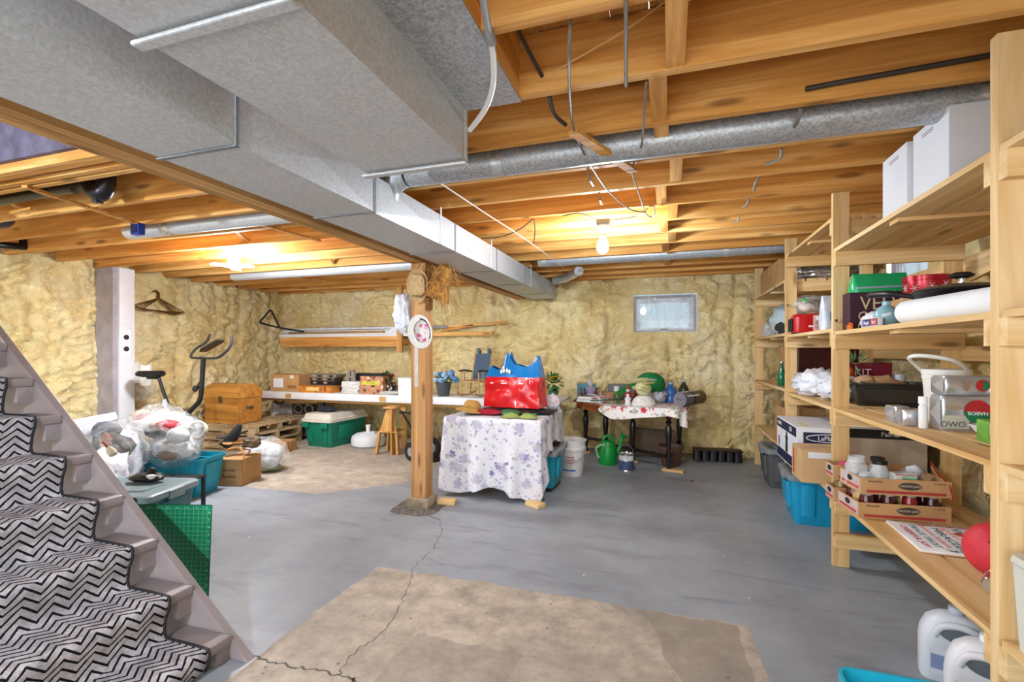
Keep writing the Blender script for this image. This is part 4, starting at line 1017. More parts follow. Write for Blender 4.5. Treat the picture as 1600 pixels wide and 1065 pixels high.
# doll rocking chair
q = on_bench(742, 600, .25)
t = thing('rocking_chair', 'small wooden doll rocking chair with a blue cloth back on the bench', 'chair', q, R(-12))
CW = wood('z', '9a6f3f', 'c09a63', 'd6b585', knots=False); CLOTH = plain('4f6478', .85, var=.08, scale=30)
for s in (-1, 1):
    MB().tube(curve([Vector((s*.15, -.22, .05)), Vector((s*.15, -.1, .015)), Vector((s*.15, .05, .012)), Vector((s*.15, .2, .04)), Vector((s*.15, .27, .075))]), .012, 8).build('rocker', CW, t)
    MB().tube([(s*.15, -.13, .02), (s*.145, -.12, .34)], .011, 8).build('front_leg', CW, t); MB().tube([(s*.15, .1, .02), (s*.14, .14, .28), (s*.14, .24, .66)], .012, 8).build('back_post', CW, t)
    MB().tube(curve([Vector((s*.155, -.15, .345)), Vector((s*.16, -.02, .35)), Vector((s*.145, .15, .33))]), .012, 8).build('arm', plain('4a3426', .5), t)
    MB().tube([(s*.15, -.03, .21), (s*.155, -.03, .345)], .007, 6).build('spindle', CW, t)
MB().box(-.16, .16, -.15, .14, .195, .212).build('seat', CW, t, bevel=.004)
MB().tube([(-.14, .235, .64), (.14, .235, .64)], .012, 8).build('top_rail', CW, t); MB().tube([(-.15, -.12, .1), (.15, -.12, .1)], .008, 8).build('stretcher', CW, t)
MB().grid(8, 10, lambda a, b: (-.125 + .25 * a, .145 + .085 * b - .012 + .02 * math.sin(PI * a) * .6, .22 + .36 * b)).build('back_cloth', CLOTH, t, solid=.006)
for s in (-.085, .085): MB().box(s - .02, s + .02, .215, .255, .56, .655).build('tie_strap', CLOTH, t, smooth=False)

# ================================================================== LUMBER RACK ON THE BACK WALL
RY = YB - .30
a = at_y(438, 527, RY); b = at_y(625, 527, RY)
t = thing('lumber_rack', 'wooden wall rack with a long front board above the bench', 'rack', (0, RY, 0))
MB().box(a.x, b.x, 0, .04, a.z - .16, a.z).build('front_board', JX, t, smooth=False)
for x in (at_y(622, 500, RY).x, ): MB().box(x, x + .09, -.042, -.002, a.z - .26, ZJ).build('hanger_post', JZ, t, smooth=False)
MB().box(a.x, a.x + .06, .041, .25, a.z - .14, a.z - .04).build('arm', JY, t, smooth=False); MB().box(b.x - .06, b.x, .041, .25, a.z - .14, a.z - .04).build('arm', JY, t, smooth=False)
LM = [WHITE, plain('cfc8bb', .6), JX, plain('a98758', .7), WHITE, plain('8d8a86', .6), plain('d9dbde', .5)]
ll = [(438, 640, .05), (436, 645, .055), (450, 770, .055), (452, 600, .03), (442, 648, .05), (480, 700, .04), (445, 622, .03)]
nm = ['white trim board at the front of the wall rack', 'greyish trim board second on the wall rack', 'longest pine batten on the wall rack reaching past the post', 'short white trim strip on the wall rack', 'weathered batten at the back of the wall rack', 'thin grey strip lying on the wall rack boards', 'uppermost white moulding on the wall rack']
for i, (x0, x1, h) in enumerate(ll):
    y = RY + .02 + (i % 3) * .055 + .01 * (i // 3); z = a.z + .001 + (.116 if i >= 5 else .058 if i >= 3 else 0)
    A = at_y(x0, 510, y); B = at_y(x1, 505, y)
    m = MB().box(A.x, B.x, y - .02, y + .02, z, z + h); m.box(A.x + .01, B.x - .01, y - .012, y + .012, z + h, z + h + .002)
    tag(m.build('trim_board', LM[i], smooth=False), nm[i], 'board', 'boards stored on the wall rack')
for i, (p0, p1) in enumerate((((672, 512), (792, 503)), ((690, 516), (740, 508)))):
    tag(MB().bar(at_y(*p0, YB - .16), at_y(*p1, YB - .16), .025, .03).build('batten', JX, smooth=False), ['long thin batten on pegs right of the post against the foam', 'short thin batten below the long one right of the post'][i], 'batten')
P = [at_y(x, y, RY - .30) for x, y in ((437, 512), (405, 504), (423, 483))]
tag(MB().ptube(P, .015, 8, True).tube([P[0], at_y(475, 518, RY - .03)], .015, 8).build('triangle_hook', BLACKM), 'black metal triangle bracket hooked on the left end of the rack', 'bracket')

# ================================================================== UNDER THE BENCH
t = tote('storage_tote', 'green tote with a raised beige lid under the bench', (-4.72, 5.98, 0), .50, .82, .37, plain('0f7a62', .35, var=.05), OFFW, R(-4), lid=False)
l = MB().loft([(.54, .86, .05, .36), (.545, .865, .05, .40), (.50, .82, .05, .405), (.46, .78, .05, .47), (.44, .76, .04, .475)], 4).build('lid', plain('d9d4c6', .5, var=.04), t)
for s in (-1, 1): MB().box(s * .17 - .06, s * .17 + .06, -.442, -.425, .28, .35).build('handle', plain('0f7a62', .35, var=.05), t, bevel=.01)
tag(MB().blob((-4.78, 5.85, .515), (.16, .11, .045), 3, .3, 2, 3, flat=.4765).build('dark_cloth', plain('2a2d33', .8)), 'dark folded cloth on the green tote lid', 'cloth')
q = at_z(566, 688); q = Vector((-4.12, 5.92, 0))
t = thing('umbrella_base', 'round white plastic umbrella base on the bare floor', 'umbrella base', q)
MB().lathe([(.20, 0), (.235, .03), (.24, .10), (.225, .15), (.17, .185), (.06, .20), (.05, .205)], 30).build('tank', plain('dfe3e6', .35, var=.02), t)
MB().lathe([(.03, .2), (.03, .27), (.038, .275), (.038, .30), (.03, .305)], 16).build('stem', WHITE, t); MB().lathe([(.022, .19), (.022, .225)], 10, Matrix.Translation((.12, -.05, 0))).build('fill_cap', WHITE, t)
# wooden step stool
t = thing('step_stool', 'tall narrow wooden step stool under the bench edge', 'stool', (-3.55, 5.64, 0), R(8))
WS = wood('z', '9c6a30', 'c08d4c', 'd6a868')
for s in (-1, 1):
    MB().bar((-.05 * s, .09 * s, .60), (-.09 * s - .02, .13 * s, 0), .12, .022, up=(1, 0, 0)).build('side_leg', WS, t, smooth=False)
MB().add([(-.12, -.13, .30), (.12, -.13, .30), (.05, -.06, .60), (-.05, -.06, .60), (-.12, -.11, .30), (.12, -.11, .30), (.05, -.04, .60), (-.05, -.04, .60)], [(0, 1, 2, 3), (7, 6, 5, 4), (0, 4, 5, 1), (1, 5, 6, 2), (2, 6, 7, 3), (3, 7, 4, 0)]).build('front_panel', WS, t, smooth=False)
for x in (-.12, .12): MB().bar((x, -.12, .30), (x * 1.25, -.15, 0.002), .03, .06, up=(0, 1, 0)).build('front_leg', WS, t, smooth=False)
MB().box(-.09, .09, -.10, .10, .598, .62).build('top', WS, t, bevel=.003); MB().box(-.12, .12, -.16, .12, .288, .305).build('step', WS, t, bevel=.003)
# hand truck
t = thing('hand_truck', 'black folding hand truck leaning beside the post', 'hand truck', (-3.0, 5.28, 0), R(-25))
HB = BLACK
MB().tube([(-.30, 0, .58), (-.22, 0, .585), (.2, .0, .585)], .013, 8).build('handle_bar', HB, t); MB().blob((-.30, 0, .58), (.03, .025, .025), 1, .1, 2, 2).build('grip', HB, t)
MB().tube([(-.26, 0, .57), (-.12, 0, .44), (.02, .0, .30), (.03, 0, .1)], .014, 8).build('frame_rail', HB, t); MB().tube([(-.05, 0, .585), (-.0, 0, .4), (.02, 0, .12)], .012, 8).build('frame_rail', HB, t)
MB().tube([(.2, 0, .585), (.2, 0, .1)], .012, 8).build('frame_rail', HB, t)
for y in (-.05, .3):
    w = MB().lathe([(.06, -.02), (.11, -.025), (.12, 0), (.11, .025), (.06, .02)], 22, Matrix.Translation((.0 + .0 * y, y, .12)) @ Matrix.Rotation(R(90), 4, 'X') @ Matrix.Rotation(R(0), 4, 'Y')).build('wheel', BLACKM, t)
    MB().lathe([(.055, -.022), (.055, .022)], 14, Matrix.Translation((0, y, .12)) @ Matrix.Rotation(R(90), 4, 'X')).build('hub', GREY, w)
MB().box(-.02, .25, .1, .3, .01, .02).build('toe_plate', HB, t, smooth=False)
# machine with two rings, left under the bench
q = Vector((-5.42, 6.12, 0))
t = thing('old_speaker_rack', 'old wooden rack with two round metal-rimmed openings under the bench', 'rack', (-5.50, 6.18, 0), R(12))
BRW = wood('x', '4a3a2a', '6d5a44', '8a765c', knots=False)
MB().box(-.36, .26, -.10, .16, .02, .34).build('lower_case', plain('5b534b', .8, var=.2, scale=10), t, bevel=.02); MB().box(-.40, .30, -.14, .2, .345, .38).build('shelf_board', BRW, t, smooth=False)
for x in (-.0, .17):
    MB().lathe([(.055, -.07), (.075, -.07), (.078, .0), (.075, .07), (.055, .07), (.05, 0), (.055, -.07)], 22, Matrix.Translation((x, -.08, .47)) @ Matrix.Rotation(R(90), 4, 'X'), cap=False).build('metal_ring', plain('8f8c88', .3, .7), t)
    MB().lathe([(.052, .05), (.05, .06)], 16, Matrix.Translation((x, -.08, .47)) @ Matrix.Rotation(R(90), 4, 'X')).build('cone', BLACK, t)
MB().box(-.34, -.12, -.12, .1, .381, .55).build('side_block', plain('8d8478', .8, var=.2, scale=10), t, bevel=.02)
MB().box(-.42, .30, -.15, .15, .552, .585).build('top_board', wood('x', '8d6f42', 'b5945e', 'c9ad7c'), t, smooth=False)
MB().lathe([(.06, -.01), (.085, -.012), (.09, 0), (.085, .012), (.06, .01)], 20, Matrix.Translation((-.30, -.17, .62)) @ Matrix.Rotation(R(90), 4, 'X'), cap=False).build('spoked_wheel', plain('5a5a5c', .4, .5), t)
bag('white_bag', 'white bag slumped behind the trunk at the bench end', (-6.02, 6.25, 0), (.16, .16, .34), 52, plain('dcdfe4', .4), [], knot=False, crease=.4, sub=3)
t = thing('stacked_papers', 'pale folded papers on the floor behind the step stool', 'papers', (-3.4, 6.1, 0))
for i in range(3): MB().box(-.16 + .01 * i, .16, -.12, .12, .001 + i * .03, .028 + i * .03).build('bundle', plain('b9bfc4', .8, var=.1), t, bevel=.004)
# ================================================================== HATS ON THE POST
STRAW = plain('c9a877', .8, var=.14, scale=60, bump=.3); PXp, PYp = -2.07, 3.77
def facing(p, yaw=0, pitch=0):   # local +z points at the camera side (-y)
    return Matrix.Translation(p) @ Matrix.Rotation(R(yaw), 4, 'Z') @ Matrix.Rotation(R(90 + pitch), 4, 'X')
p = at_y(654, 446, PYp - .13)
t = thing('fedora_hat', 'tan straw fedora hung highest on the post', 'hat', p)
M = facing((0, 0, 0), 4, 4)
def hat_brim(rx, ry, ix, iy, lift, n=28):
    m = MB(); 
    for k, (a, b, z) in enumerate(((ix, iy, 0), ((rx + ix) / 2, (ry + iy) / 2, lift * .2), (rx, ry, lift))):
        for i in range(n): q = 2 * PI * i / n; m.v.append((a * math.cos(q), b * math.sin(q), z + lift * .8 * abs(math.cos(q)) ** 3 * (k / 2)))
    for k in range(2):
        for i in range(n): m.f.append((k*n+i, k*n+(i+1) % n, (k+1)*n+(i+1) % n, (k+1)*n+i))
    return m
m = hat_brim(.10, .145, .07, .10, .018); m.v = [tuple(M @ Vector(q)) for q in m.v]; m.build('brim', STRAW, t, solid=.003)
MB().loft([(.14, .20, .07, 0), (.135, .195, .065, .06), (.115, .17, .05, .095), (.05, .14, .02, .085)], 6, M).build('crown', STRAW, t)
MB().loft([(.143, .203, .07, .004), (.141, .201, .07, .026)], 6, M, False, False).build('hat_band', plain('b08f60', .8), t)
MB().tube([M @ Vector((0, .14, 0)), M @ Vector((-.01, .19, -.06))], .004, 6).build('nail_loop', plain('8a6a44', .7), t)
p = at_y(629, 488, PYp - .06)
t = thing('cloth_bonnet', 'soft white cloth cap hanging on the left of the post', 'cap', p)
MB().blob((0, 0, 0), (.085, .06, .17), 17, .25, 2.4, 4, crease=.45).build('cloth', plain('dfe2e8', .85, var=.04), t, ang=180)
MB().grid(10, 4, lambda a, b: (-.09 + .16 * a, -.05 - .03 * b, -.14 - .06 * b + .05 * math.sin(a * PI) * b)).build('peak', plain('d4d8e0', .85), t, solid=.004)
p = at_y(659, 518, PYp - .15)
t = thing('sun_hat', 'white sun hat with pink flowers inside hung lowest on the post', 'hat', p)
M = facing((0, 0, 0), -6, 0) @ Matrix.Rotation(R(20), 4, 'Z')
m = hat_brim(.122, .148, .080, .100, .02); m.v = [tuple(M @ Vector(q)) for q in m.v]; m.build('brim', plain('dedad4', .85), t, solid=.004)
FLP = m_blotch('pink_blossom', 'dcdad6', [('9aa08c', 26, .16), ('d0557f', 16, .30), ('e79ab5', 22, .22)], 10)
MB().lathe([(.088, .002), (.085, -.03), (.06, -.055), (.001, -.06)], 24, M @ Matrix.Diagonal((1, 1.22, 1, 1)), cap=False).build('floral_lining', FLP, t)
MB().tube([M @ Vector((.089 * math.cos(a), .109 * math.sin(a), .006)) for a in [-.9 + i * .2 for i in range(12)]], .007, 6).build('black_ribbon', BLACK, t)
p = at_y(688, 442, PYp)
t = thing('raffia_hat', 'frayed brown raffia hat hanging on the right of the post', 'hat', (PXp + .19, PYp - .03, p.z - .01)); t.scale = (1.3, 1.3, 1.45)
MB().lathe([(.001, .12), (.04, .11), (.065, .06), (.07, .0), (.095, -.07), (.10, -.09)], 20, Matrix.Rotation(R(25), 4, 'Y'), cap=False).build('crown', plain('a3702f', .85, var=.3, scale=40, bump=.6), t, solid=.004)
rr = random.Random(2); m = MB()
for i in range(90):
    a = rr.uniform(0, 2*PI); z = rr.uniform(-.12, .12); q = Vector((.075 * math.cos(a), .075 * math.sin(a), z)); d = Vector((math.cos(a) + rr.uniform(-.6, .6), math.sin(a) + rr.uniform(-.6, .6), rr.uniform(-1.6, .6))).normalized()
    m.tube([q, q + d * .04, q + d * .07 + Vector((0, 0, -.03))], .0018, 3)
m.build('fringe', plain('b98444', .8, var=.25, scale=30), t, smooth=False)['kind'] = 'stuff'

# ================================================================== FRONT TABLE WITH LILAC CLOTH
TX0, TX1, TY0, TY1, TZ = -2.02, -1.10, 4.14, 5.06, .735
t = thing('side_table', 'plain table hidden under the lilac flowered cloth', 'table', ((TX0 + TX1) / 2, (TY0 + TY1) / 2, 0))
w, d = TX1 - TX0, TY1 - TY0
MB().box(-w/2, w/2, -d/2, d/2, TZ - .03, TZ).build('tabletop', JX, t, smooth=False)
for sx in (-1, 1):
    for sy in (-1, 1): MB().box(sx * (w/2 - .06) - .025, sx * (w/2 - .06) + .025, sy * (d/2 - .06) - .025, sy * (d/2 - .06) + .025, .03, TZ - .03).build('leg', JZ, t, smooth=False)
LIL = m_blotch('lilac_print', 'dcdbe0', [('b9b4c6', 7, .34), ('7d76a6', 7.0, .17), ('aeb3a2', 9, .17), ('9c93bd', 16, .17), ('6b639a', 24, .10)], 8, soft=.05)
def lerp(a, b, s): return a + (b - a) * s
def cloth(name, x0, x1, y0, y1, z, drop, mat, t, N=48, rows=16, rip=.045, floor_z=.012, fl=.10, seed=0, k=9):
    """draped cloth; drop(side, s) gives the hang, side 0 front 1 right 2 back 3 left"""
    m = MB(); per = []
    for side, (a, b, nrm) in enumerate((((x0, y0), (x1, y0), (0, -1)), ((x1, y0), (x1, y1), (1, 0)), ((x1, y1), (x0, y1), (0, 1)), ((x0, y1), (x0, y0), (-1, 0)))):
        for i in range(N):
            s = i / N; nx, ny = nrm; e = .08
            prev = ((0, -1), (1, 0), (0, 1), (-1, 0))
            f = max(0, 1 - s / e) * .5; g = max(0, 1 - (1 - s) / e) * .5
            pn, nn = prev[side - 1], prev[(side + 1) % 4]
            nx = nx * (1 - f - g) + pn[0] * f + nn[0] * g; ny = ny * (1 - f - g) + pn[1] * f + nn[1] * g
            per.append((lerp(a[0], b[0], s), lerp(a[1], b[1], s), nx, ny, drop(side, s), side * N + i))
    n = len(per); cx, cy = (x0 + x1) / 2, (y0 + y1) / 2
    m.v.append((cx, cy, z))
    for q in (.4, .8, .97, 1.0):
        for (x, y, nx, ny, L, i) in per: m.v.append((cx + (x - cx) * q, cy + (y - cy) * q, z + .003 * noise.noise(Vector((x * 4 * q, y * 4 * q, 1))) - (.004 if q == 1 else 0)))
    for r in range(1, rows + 1):
        for (x, y, nx, ny, L, i) in per:
            h = L * r / rows; u = i / N * k
            o = .006 + fl * h ** 1.3 * .5 + rip * (h / .7) * (math.sin(u * 2.1 + seed) + .6 * math.sin(u * 3.7 + 1 + seed)) + .012 * noise.noise(Vector((u * 2, h * 5, seed)))
            o = max(o, .006); zz = z - .004 - h; ex = 0
            if zz < floor_z: ex = (floor_z - zz) * .8; zz = floor_z + .004 * (i % 3)
            m.v.append((x + nx * (o + ex), y + ny * (o + ex), zz))
    for i in range(n): m.f.append((0, 1 + i, 1 + (i + 1) % n))
    for r in range(rows + 3):
        for i in range(n): m.f.append((1 + r*n + i, 1 + (r+1)*n + i, 1 + (r+1)*n + (i+1) % n, 1 + r*n + (i+1) % n))
    return m.build(name, mat, t, ang=180)
def dr_(side, s):
    if side == 0: return .665 + .035 * math.sin(s * 9) + (.06 if s > .8 else 0) * (s - .8) / .2
    if side == 1: return .68 - 1.25 * s if s < .3 else .305 + .05 * math.sin(s * 9)
    if side == 2: return .4
    return .45 + .22 * s
t = thing('tablecloth', 'white cloth with lilac flower bunches draped over the front table', 'tablecloth', (0, 0, 0))
cloth('cloth', TX0 - .012, TX1 + .012, TY0 - .012, TY1 + .012, TZ + .006, dr_, LIL, t, seed=.6)
ZT = TZ + .012
# folded bags and caps on the table
def flat_pile(name, label, c, r, col, seed, cat, rz=0, mat=None):
    o = MB().blob((0, 0, r[2] * .8), r, seed, .25, 2.4, 3, flat=.0005, crease=.3).build(name, mat or plain(col, .5, var=.12, scale=12), None, c, rz, ang=60); return tag(o, label, cat)
flat_pile('folded_bag', 'black folded shopping bags lying under the red bag', (-1.42, 4.60, ZT), (.36, .22, .028), '23262a', 2, 'bag')
flat_pile('folded_bag', 'dark red folded bag at the front of the table', (-1.66, 4.33, ZT), (.14, .07, .03), '9c1c2c', 5, 'bag')
flat_pile('folded_bag', 'green folded bag beside the dark red one', (-1.44, 4.35, ZT), (.10, .06, .03), '1d6a45', 7, 'bag')
for i, (x, y, rz) in enumerate(((-1.40, 4.24, 20), (-1.22, 4.25, -15))):
    t = thing('sun_visor', ['left green sun visor on the table front edge', 'right green sun visor on the table front edge'][i], 'visor', (x, y, ZT), R(rz), 'green visors on the front table')
    MB().grid(12, 5, lambda a, b: (.11 * math.cos(PI + PI * a) * (.65 + .35 * b) * 1.0, .10 * math.sin(PI + PI * a) * (.4 + .6 * b) , .004 + .045 * (1 - b) * math.sin(PI * a))).build('peak', plain('8fa05a', .5), t, solid=.003)
    MB().grid(14, 2, lambda a, b: (.075 * math.cos(PI + PI * a), .05 * math.sin(PI + PI * a) + .0, .01 + .035 * b)).build('band', plain('5f7a3a', .5), t, solid=.003)
c = at_z(738, 645, ZT)
t = thing('straw_hat', 'yellow straw hat lying on the left front corner of the table', 'hat', (-1.85, 4.36, ZT + .005), R(20))
SH = plain('c39a52', .8, var=.18, scale=70, bump=.4)
MB().lathe([(.16, .0), (.158, .006), (.11, .02), (.085, .03), (.08, .075), (.055, .10), (.001, .104)], 26, Matrix.Rotation(R(8), 4, 'Y') @ Matrix.Translation((0, 0, .022)), cap=False).build('hat_body', SH, t, solid=.003)
MB().lathe([(.088, .05), (.086, .066)], 24, Matrix.Rotation(R(8), 4, 'Y'), cap=False).build('hat_band', plain('a8803f', .8), t)
# red and blue bag
t = thing('shopping_bag', 'large red and blue plastic shopping bag on the front table', 'bag', (-1.47, 4.60, ZT + .056), R(-4))
def wrap(w0, d0, w1, d1, z0, z1, fn=None, n=64, m_=14, seed=0, a=.012):
    m = MB()
    def f(u, v):
        q = u * 4; w = lerp(w0, w1, v); d = lerp(d0, d1, v); s = int(q) % 4; k = q - int(q)
        x, y = [(lerp(-w/2, w/2, k), -d/2), (w/2, lerp(-d/2, d/2, k)), (lerp(w/2, -w/2, k), d/2), (-w/2, lerp(d/2, -d/2, k))][s]
        z = lerp(z0, z1 + (fn(x / w * 2, s) if fn else 0), v); b = a * noise.noise(Vector((x * 9, y * 9 + seed, z * 9))) + a * 1.3 * (abs(noise.noise(Vector((x * 5 + 3, z * 7, seed)))) - .2)
        nx, ny = [(0, -1), (1, 0), (0, 1), (-1, 0)][s]
        return (x + nx * b, y + ny * b, z)
    m.grid(n, m_, f, close_x=True); return m
REDG = plain('d01a22', .22, var=.05, coat=.4); BLUG = plain('1573b8', .22, var=.05, coat=.4)
m = wrap(.60, .24, .56, .20, 0, .30, None, seed=1, a=.022); m.f.append(tuple(range(64))[::-1]); m.build('red_body', REDG, t, ang=60)
top = lambda x, s: .10 * max(0, x) ** 2 + (.17 * max(0, 1 - abs(x + .28) / .22)) + .03 * math.cos(x * 5)
wrap(.562, .20, .50, .10, .3005, .40, top, seed=1, a=.014).build('blue_top', BLUG, t, ang=60)
for i in range(4):
    a = R(-60 + 40 * i); MB().blob((-.06 + .05 * math.sin(a), -.118, .345 + .02 * math.cos(a)), (.012, .004, .022), i, .05, 1, 2).build('petal_mark', plain('dfe6c8', .4), t)
for x, ww in ((-.2, .03), (-.07, .06), (.11, .05)): MB().box(x - ww/2, x + ww/2, -.136, -.134, .235, .245).build('print_mark', PALEW, t, smooth=False)
for k in (0, 1): MB().tube([(.215 + .018 * math.cos(q), -.13, .252 + k * .028 + .014 * math.sin(q)) for q in [i * .55 for i in range(9)]], .0025, 5).build('recycling_mark', PALEW, t)
# things under and beside the front table
tote('storage_tote', 'teal tote tucked under the flowered table cloth', (-1.27, 4.70, .04), .50, .5, .34, TEAL, GREY, 0, ribs=True)
for i, (x, y, rz) in enumerate(((-1.98, 4.10, 10), (-1.19, 4.19, -30), (-1.98, 5.0, 0), (-1.2, 5.0, 0))):
    if i > 1: continue
    o = MB().box(-.08, .08, -.05, .05, .001, .04).build('wood_block', SX, None, (x + (.10 if i == 0 else .08), y - (.22 if i == 0 else .14), 0), R(rz), bevel=.004); tag(o, ['short pine offcut on the floor beside the post base', 'pine offcut on the floor under the cloth corner'][i], 'wood block')
q = Vector((-1.02, 5.24, 0))
t = thing('plastic_pail', 'white plastic pail with printed side and wire handle beside the table', 'pail', q); t.scale = (1.08, 1.08, 1.04)
MB().lathe([(.115, 0), (.12, .006), (.135, .27), (.145, .272), (.145, .30), (.138, .305), (.142, .36), (.15, .362), (.15, .375), (.135, .375), (.13, .30), (.115, .02)], 28).build('pail_body', plain('e3e1dc', .4, var=.03), t)
MB().tube([(.148 * math.cos(a), .148 * math.sin(a) - .0, .29 - .16 * math.sin(-a + 0) * 0 - .14 * abs(math.sin(a)) ** 1) for a in [-PI * i / 14 for i in range(15)]], .004, 6).build('wire_handle', GREY, t)
for z, ww in ((.20, .11), (.17, .13), (.145, .1)):
    MB().grid(8, 1, lambda a, b: ((.1325) * math.cos(-PI/2 - .3 + a * ww * 6), .1325 * math.sin(-PI/2 - .3 + a * ww * 6), z + .014 * b)).build('print_line', plain('c9888a', .6), t)
MB().grid(12, 1, lambda a, b: (.127 * math.cos(-PI/2 - .5 + a), .127 * math.sin(-PI/2 - .5 + a), .06 + .02 * b)).build('print_band', plain('5a78b0', .6), t)

# ================================================================== DARK TURNED-LEG TABLE AT THE BACK
T2 = .72
t = thing('gateleg_table', 'dark table with turned legs under the window', 'table', (0, 0, 0))
TW = wood('x', '5f2f12', '8a4a20', 'a5602e', knots=False); BLW = plain('1d1412', .3, var=.15, scale=20, coat=.3)
top2 = [(-1.20, 6.25), (-.70, 5.66), (.06, 5.62), (.20, 5.76), (.20, 6.62), (-1.20, 6.62)]
MB().prism(top2, T2 - .022, T2).build('tabletop', TW, t, smooth=False, bevel=.004)
ins = [(x * .93 - .035, 6.14 + (y - 6.14) * .86) for x, y in top2]
MB().prism(ins, T2 - .10, T2 - .0225).build('apron', TW, t, smooth=False)
LP = [(.018, .0), (.024, .02), (.016, .06), (.022, .10), (.024, .16), (.017, .17), (.026, .19), (.016, .21), (.019, .25), (.028, .40), (.026, .46), (.016, .50), (.028, .525), (.015, .55), (.026, .575), (.026, T2 - .10)]
LP = [(r_ * 1.35, z) for r_, z in LP]
legs = [(.0, 5.74), (.13, 6.45), (-.42, 6.05), (-.78, 6.3), (-1.06, 6.42)]
for x, y in legs: MB().lathe([(r_, z + .026) for r_, z in LP[:-1]] + [LP[-1]], 14, Matrix.Translation((x, y, 0))).build('leg', BLW, t)
for (i, j, z) in ((0, 2, .16), (2, 3, .16), (3, 4, .20), (0, 1, .16)): MB().bar((*legs[i], z), (*legs[j], z), .03, .035).build('stretcher', BLW, t, smooth=False)
for i, (k, rz) in enumerate(((0, -15), (1, 10), (2, 5), (3, 0), (4, 0))):
    x, y = legs[k]; o = MB().box(-.12 if k == 0 else -.06, .12 if k == 0 else .06, -.05, .05, .001, .0255).build('wood_block', SX, None, (x + (.05 if k == 0 else 0), y - .02, 0), R(rz), bevel=.003)
    tag(o, ['longest pine offcut under the front right table leg', 'pine offcut under the rear right table leg', 'pine offcut under the middle leg behind the paint can', 'pine offcut beside the watering can under a table leg', 'pine offcut under the far left dark table leg'][i], 'wood block', 'offcuts under the table legs')
FRU = m_blotch('bright_floral', 'ece9e4', [('a9b0a6', 9, .26), ('c8323e', 7.5, .27), ('e08a2e', 8.5, .20), ('6f8a6a', 12, .14), ('d98a95', 13, .14)], 9)
t = thing('table_runner', 'white cloth with red and orange flowers over the dark table', 'tablecloth', (0, 0, 0))
m = MB(); zt = T2 + .004
m.add([(-.98, 6.0, zt), (-.70, 5.66, zt), (.06, 5.615, zt), (.205, 5.755, zt), (.205, 6.5, zt), (-1.1, 6.5, zt)], [(0, 1, 2, 3, 4, 5)])
path = [Vector(p) for p in ((-.75, 5.71, zt), (-.70, 5.655, zt), (-.4, 5.638, zt), (-.1, 5.622, zt), (.06, 5.611, zt), (.14, 5.68, zt), (.209, 5.755, zt), (.212, 6.0, zt), (.212, 6.4, zt))]
pp = curve(path, 8)
def sk(a, b):
    i = min(int(a * (len(pp) - 1)), len(pp) - 2); q = pp[i].lerp(pp[i+1], a * (len(pp) - 1) - i); d = (pp[i+1] - pp[i]).normalized(); nr = Vector((d.y, -d.x, 0))
    L = (.02 + .10 * min(1, a * 6)) * (1 + .25 * math.sin(a * 11)) + (.07 if .55 < a < .75 else 0)
    return q + nr * (.004 + .02 * b * (1 + math.sin(a * 40))) + Vector((0, 0, -L * b))
m.grid(90, 6, sk); m.build('cloth', FRU, t, ang=50)
ZT2 = T2 + .0055
# ---- objects on the dark table
def on2(x, y): return at_z(x, y, ZT2)
q = on2(1000, 632)
t = thing('exercise_mat', 'rolled grey and brown exercise mat on the right end of the table', 'mat roll', (.12, 5.80, ZT2 + .082), R(-28))
RYm = Matrix.Rotation(R(-90), 4, 'X')
MB().lathe([(.08, 0), (.08, .22)], 26, RYm).build('grey_half', plain('7a767c', .7, var=.06), t); MB().lathe([(.0803, .22), (.0803, .52)], 26, RYm).build('brown_half', plain('7d6640', .7, var=.08), t)
MB().lathe([(.082, .20), (.082, .235)], 26, RYm, cap=False).build('strap', BLACKM, t)
MB().tube([(.012 * k * math.cos(k * 1.2), -.001, .012 * k * math.sin(k * 1.2)) for k in [i * .25 for i in range(25)]], .0015, 4).build('rolled_edge', plain('55525a', .7), t)
text('valeo', .035, plain('4a4850', .7), t, (0, -.002, .0))
q = MB().grid(6, 4, lambda a, b: (-.06 + .14 * a, .05 + .30 * b, .083 - .10 * (a - .3) ** 2)); q.build('paper_sheet', PAPER, t, solid=.001)
t = thing('water_bottle', 'blue plastic water jug at the right of the table', 'bottle', (.02, 6.30, ZT2))
MB().lathe([(.065, 0), (.075, .01), (.078, .07), (.07, .09), (.078, .11), (.075, .15), (.05, .19), (.03, .205), (.03, .225)], 20).build('jug', plain('3f74b8', .2, var=.08), t); MB().lathe([(.034, .226), (.034, .25)], 16).build('cap', plain('a9c4e0', .4), t)
t = thing('dark_bottle', 'dark green-black bottle right of the blue jug', 'bottle', (.18, 6.42, ZT2))
MB().lathe([(.06, 0), (.068, .02), (.066, .14), (.045, .20), (.022, .225), (.02, .25)], 18).build('bottle_body', plain('3c3f38', .25, var=.35, scale=25), t); MB().lathe([(.023, .251), (.023, .275)], 12).build('cap', LGREY, t)
t = bag('white_bag', 'crumpled pale bag under the green cap on the table', (-.22, 6.22, ZT2), (.20, .16, .10), 61, plain('cfcdd6', .5, var=.06), [], knot=False, crease=.5)
t = thing('baseball_cap', 'green cap propped on the pale bag at the back of the table', 'cap', (-.22, 6.22, ZT2 + .205), R(15)); t.scale = (1.35, 1.3, 1.2)
GC = plain('0f7a3a', .8, var=.05)
MB().lathe([(.13, -.02), (.135, .02), (.12, .08), (.08, .12), (.001, .135)], 22, Matrix.Rotation(R(18), 4, 'X'), cap=False).build('crown', GC, t, solid=.004)
MB().grid(10, 5, lambda a, b: (-.15 - .14 * b + .05 * math.sin(PI * a) * -b, -.10 + .2 * a, .0 - .09 * b + .03 * math.sin(PI * a))).build('peak', GC, t, solid=.005)
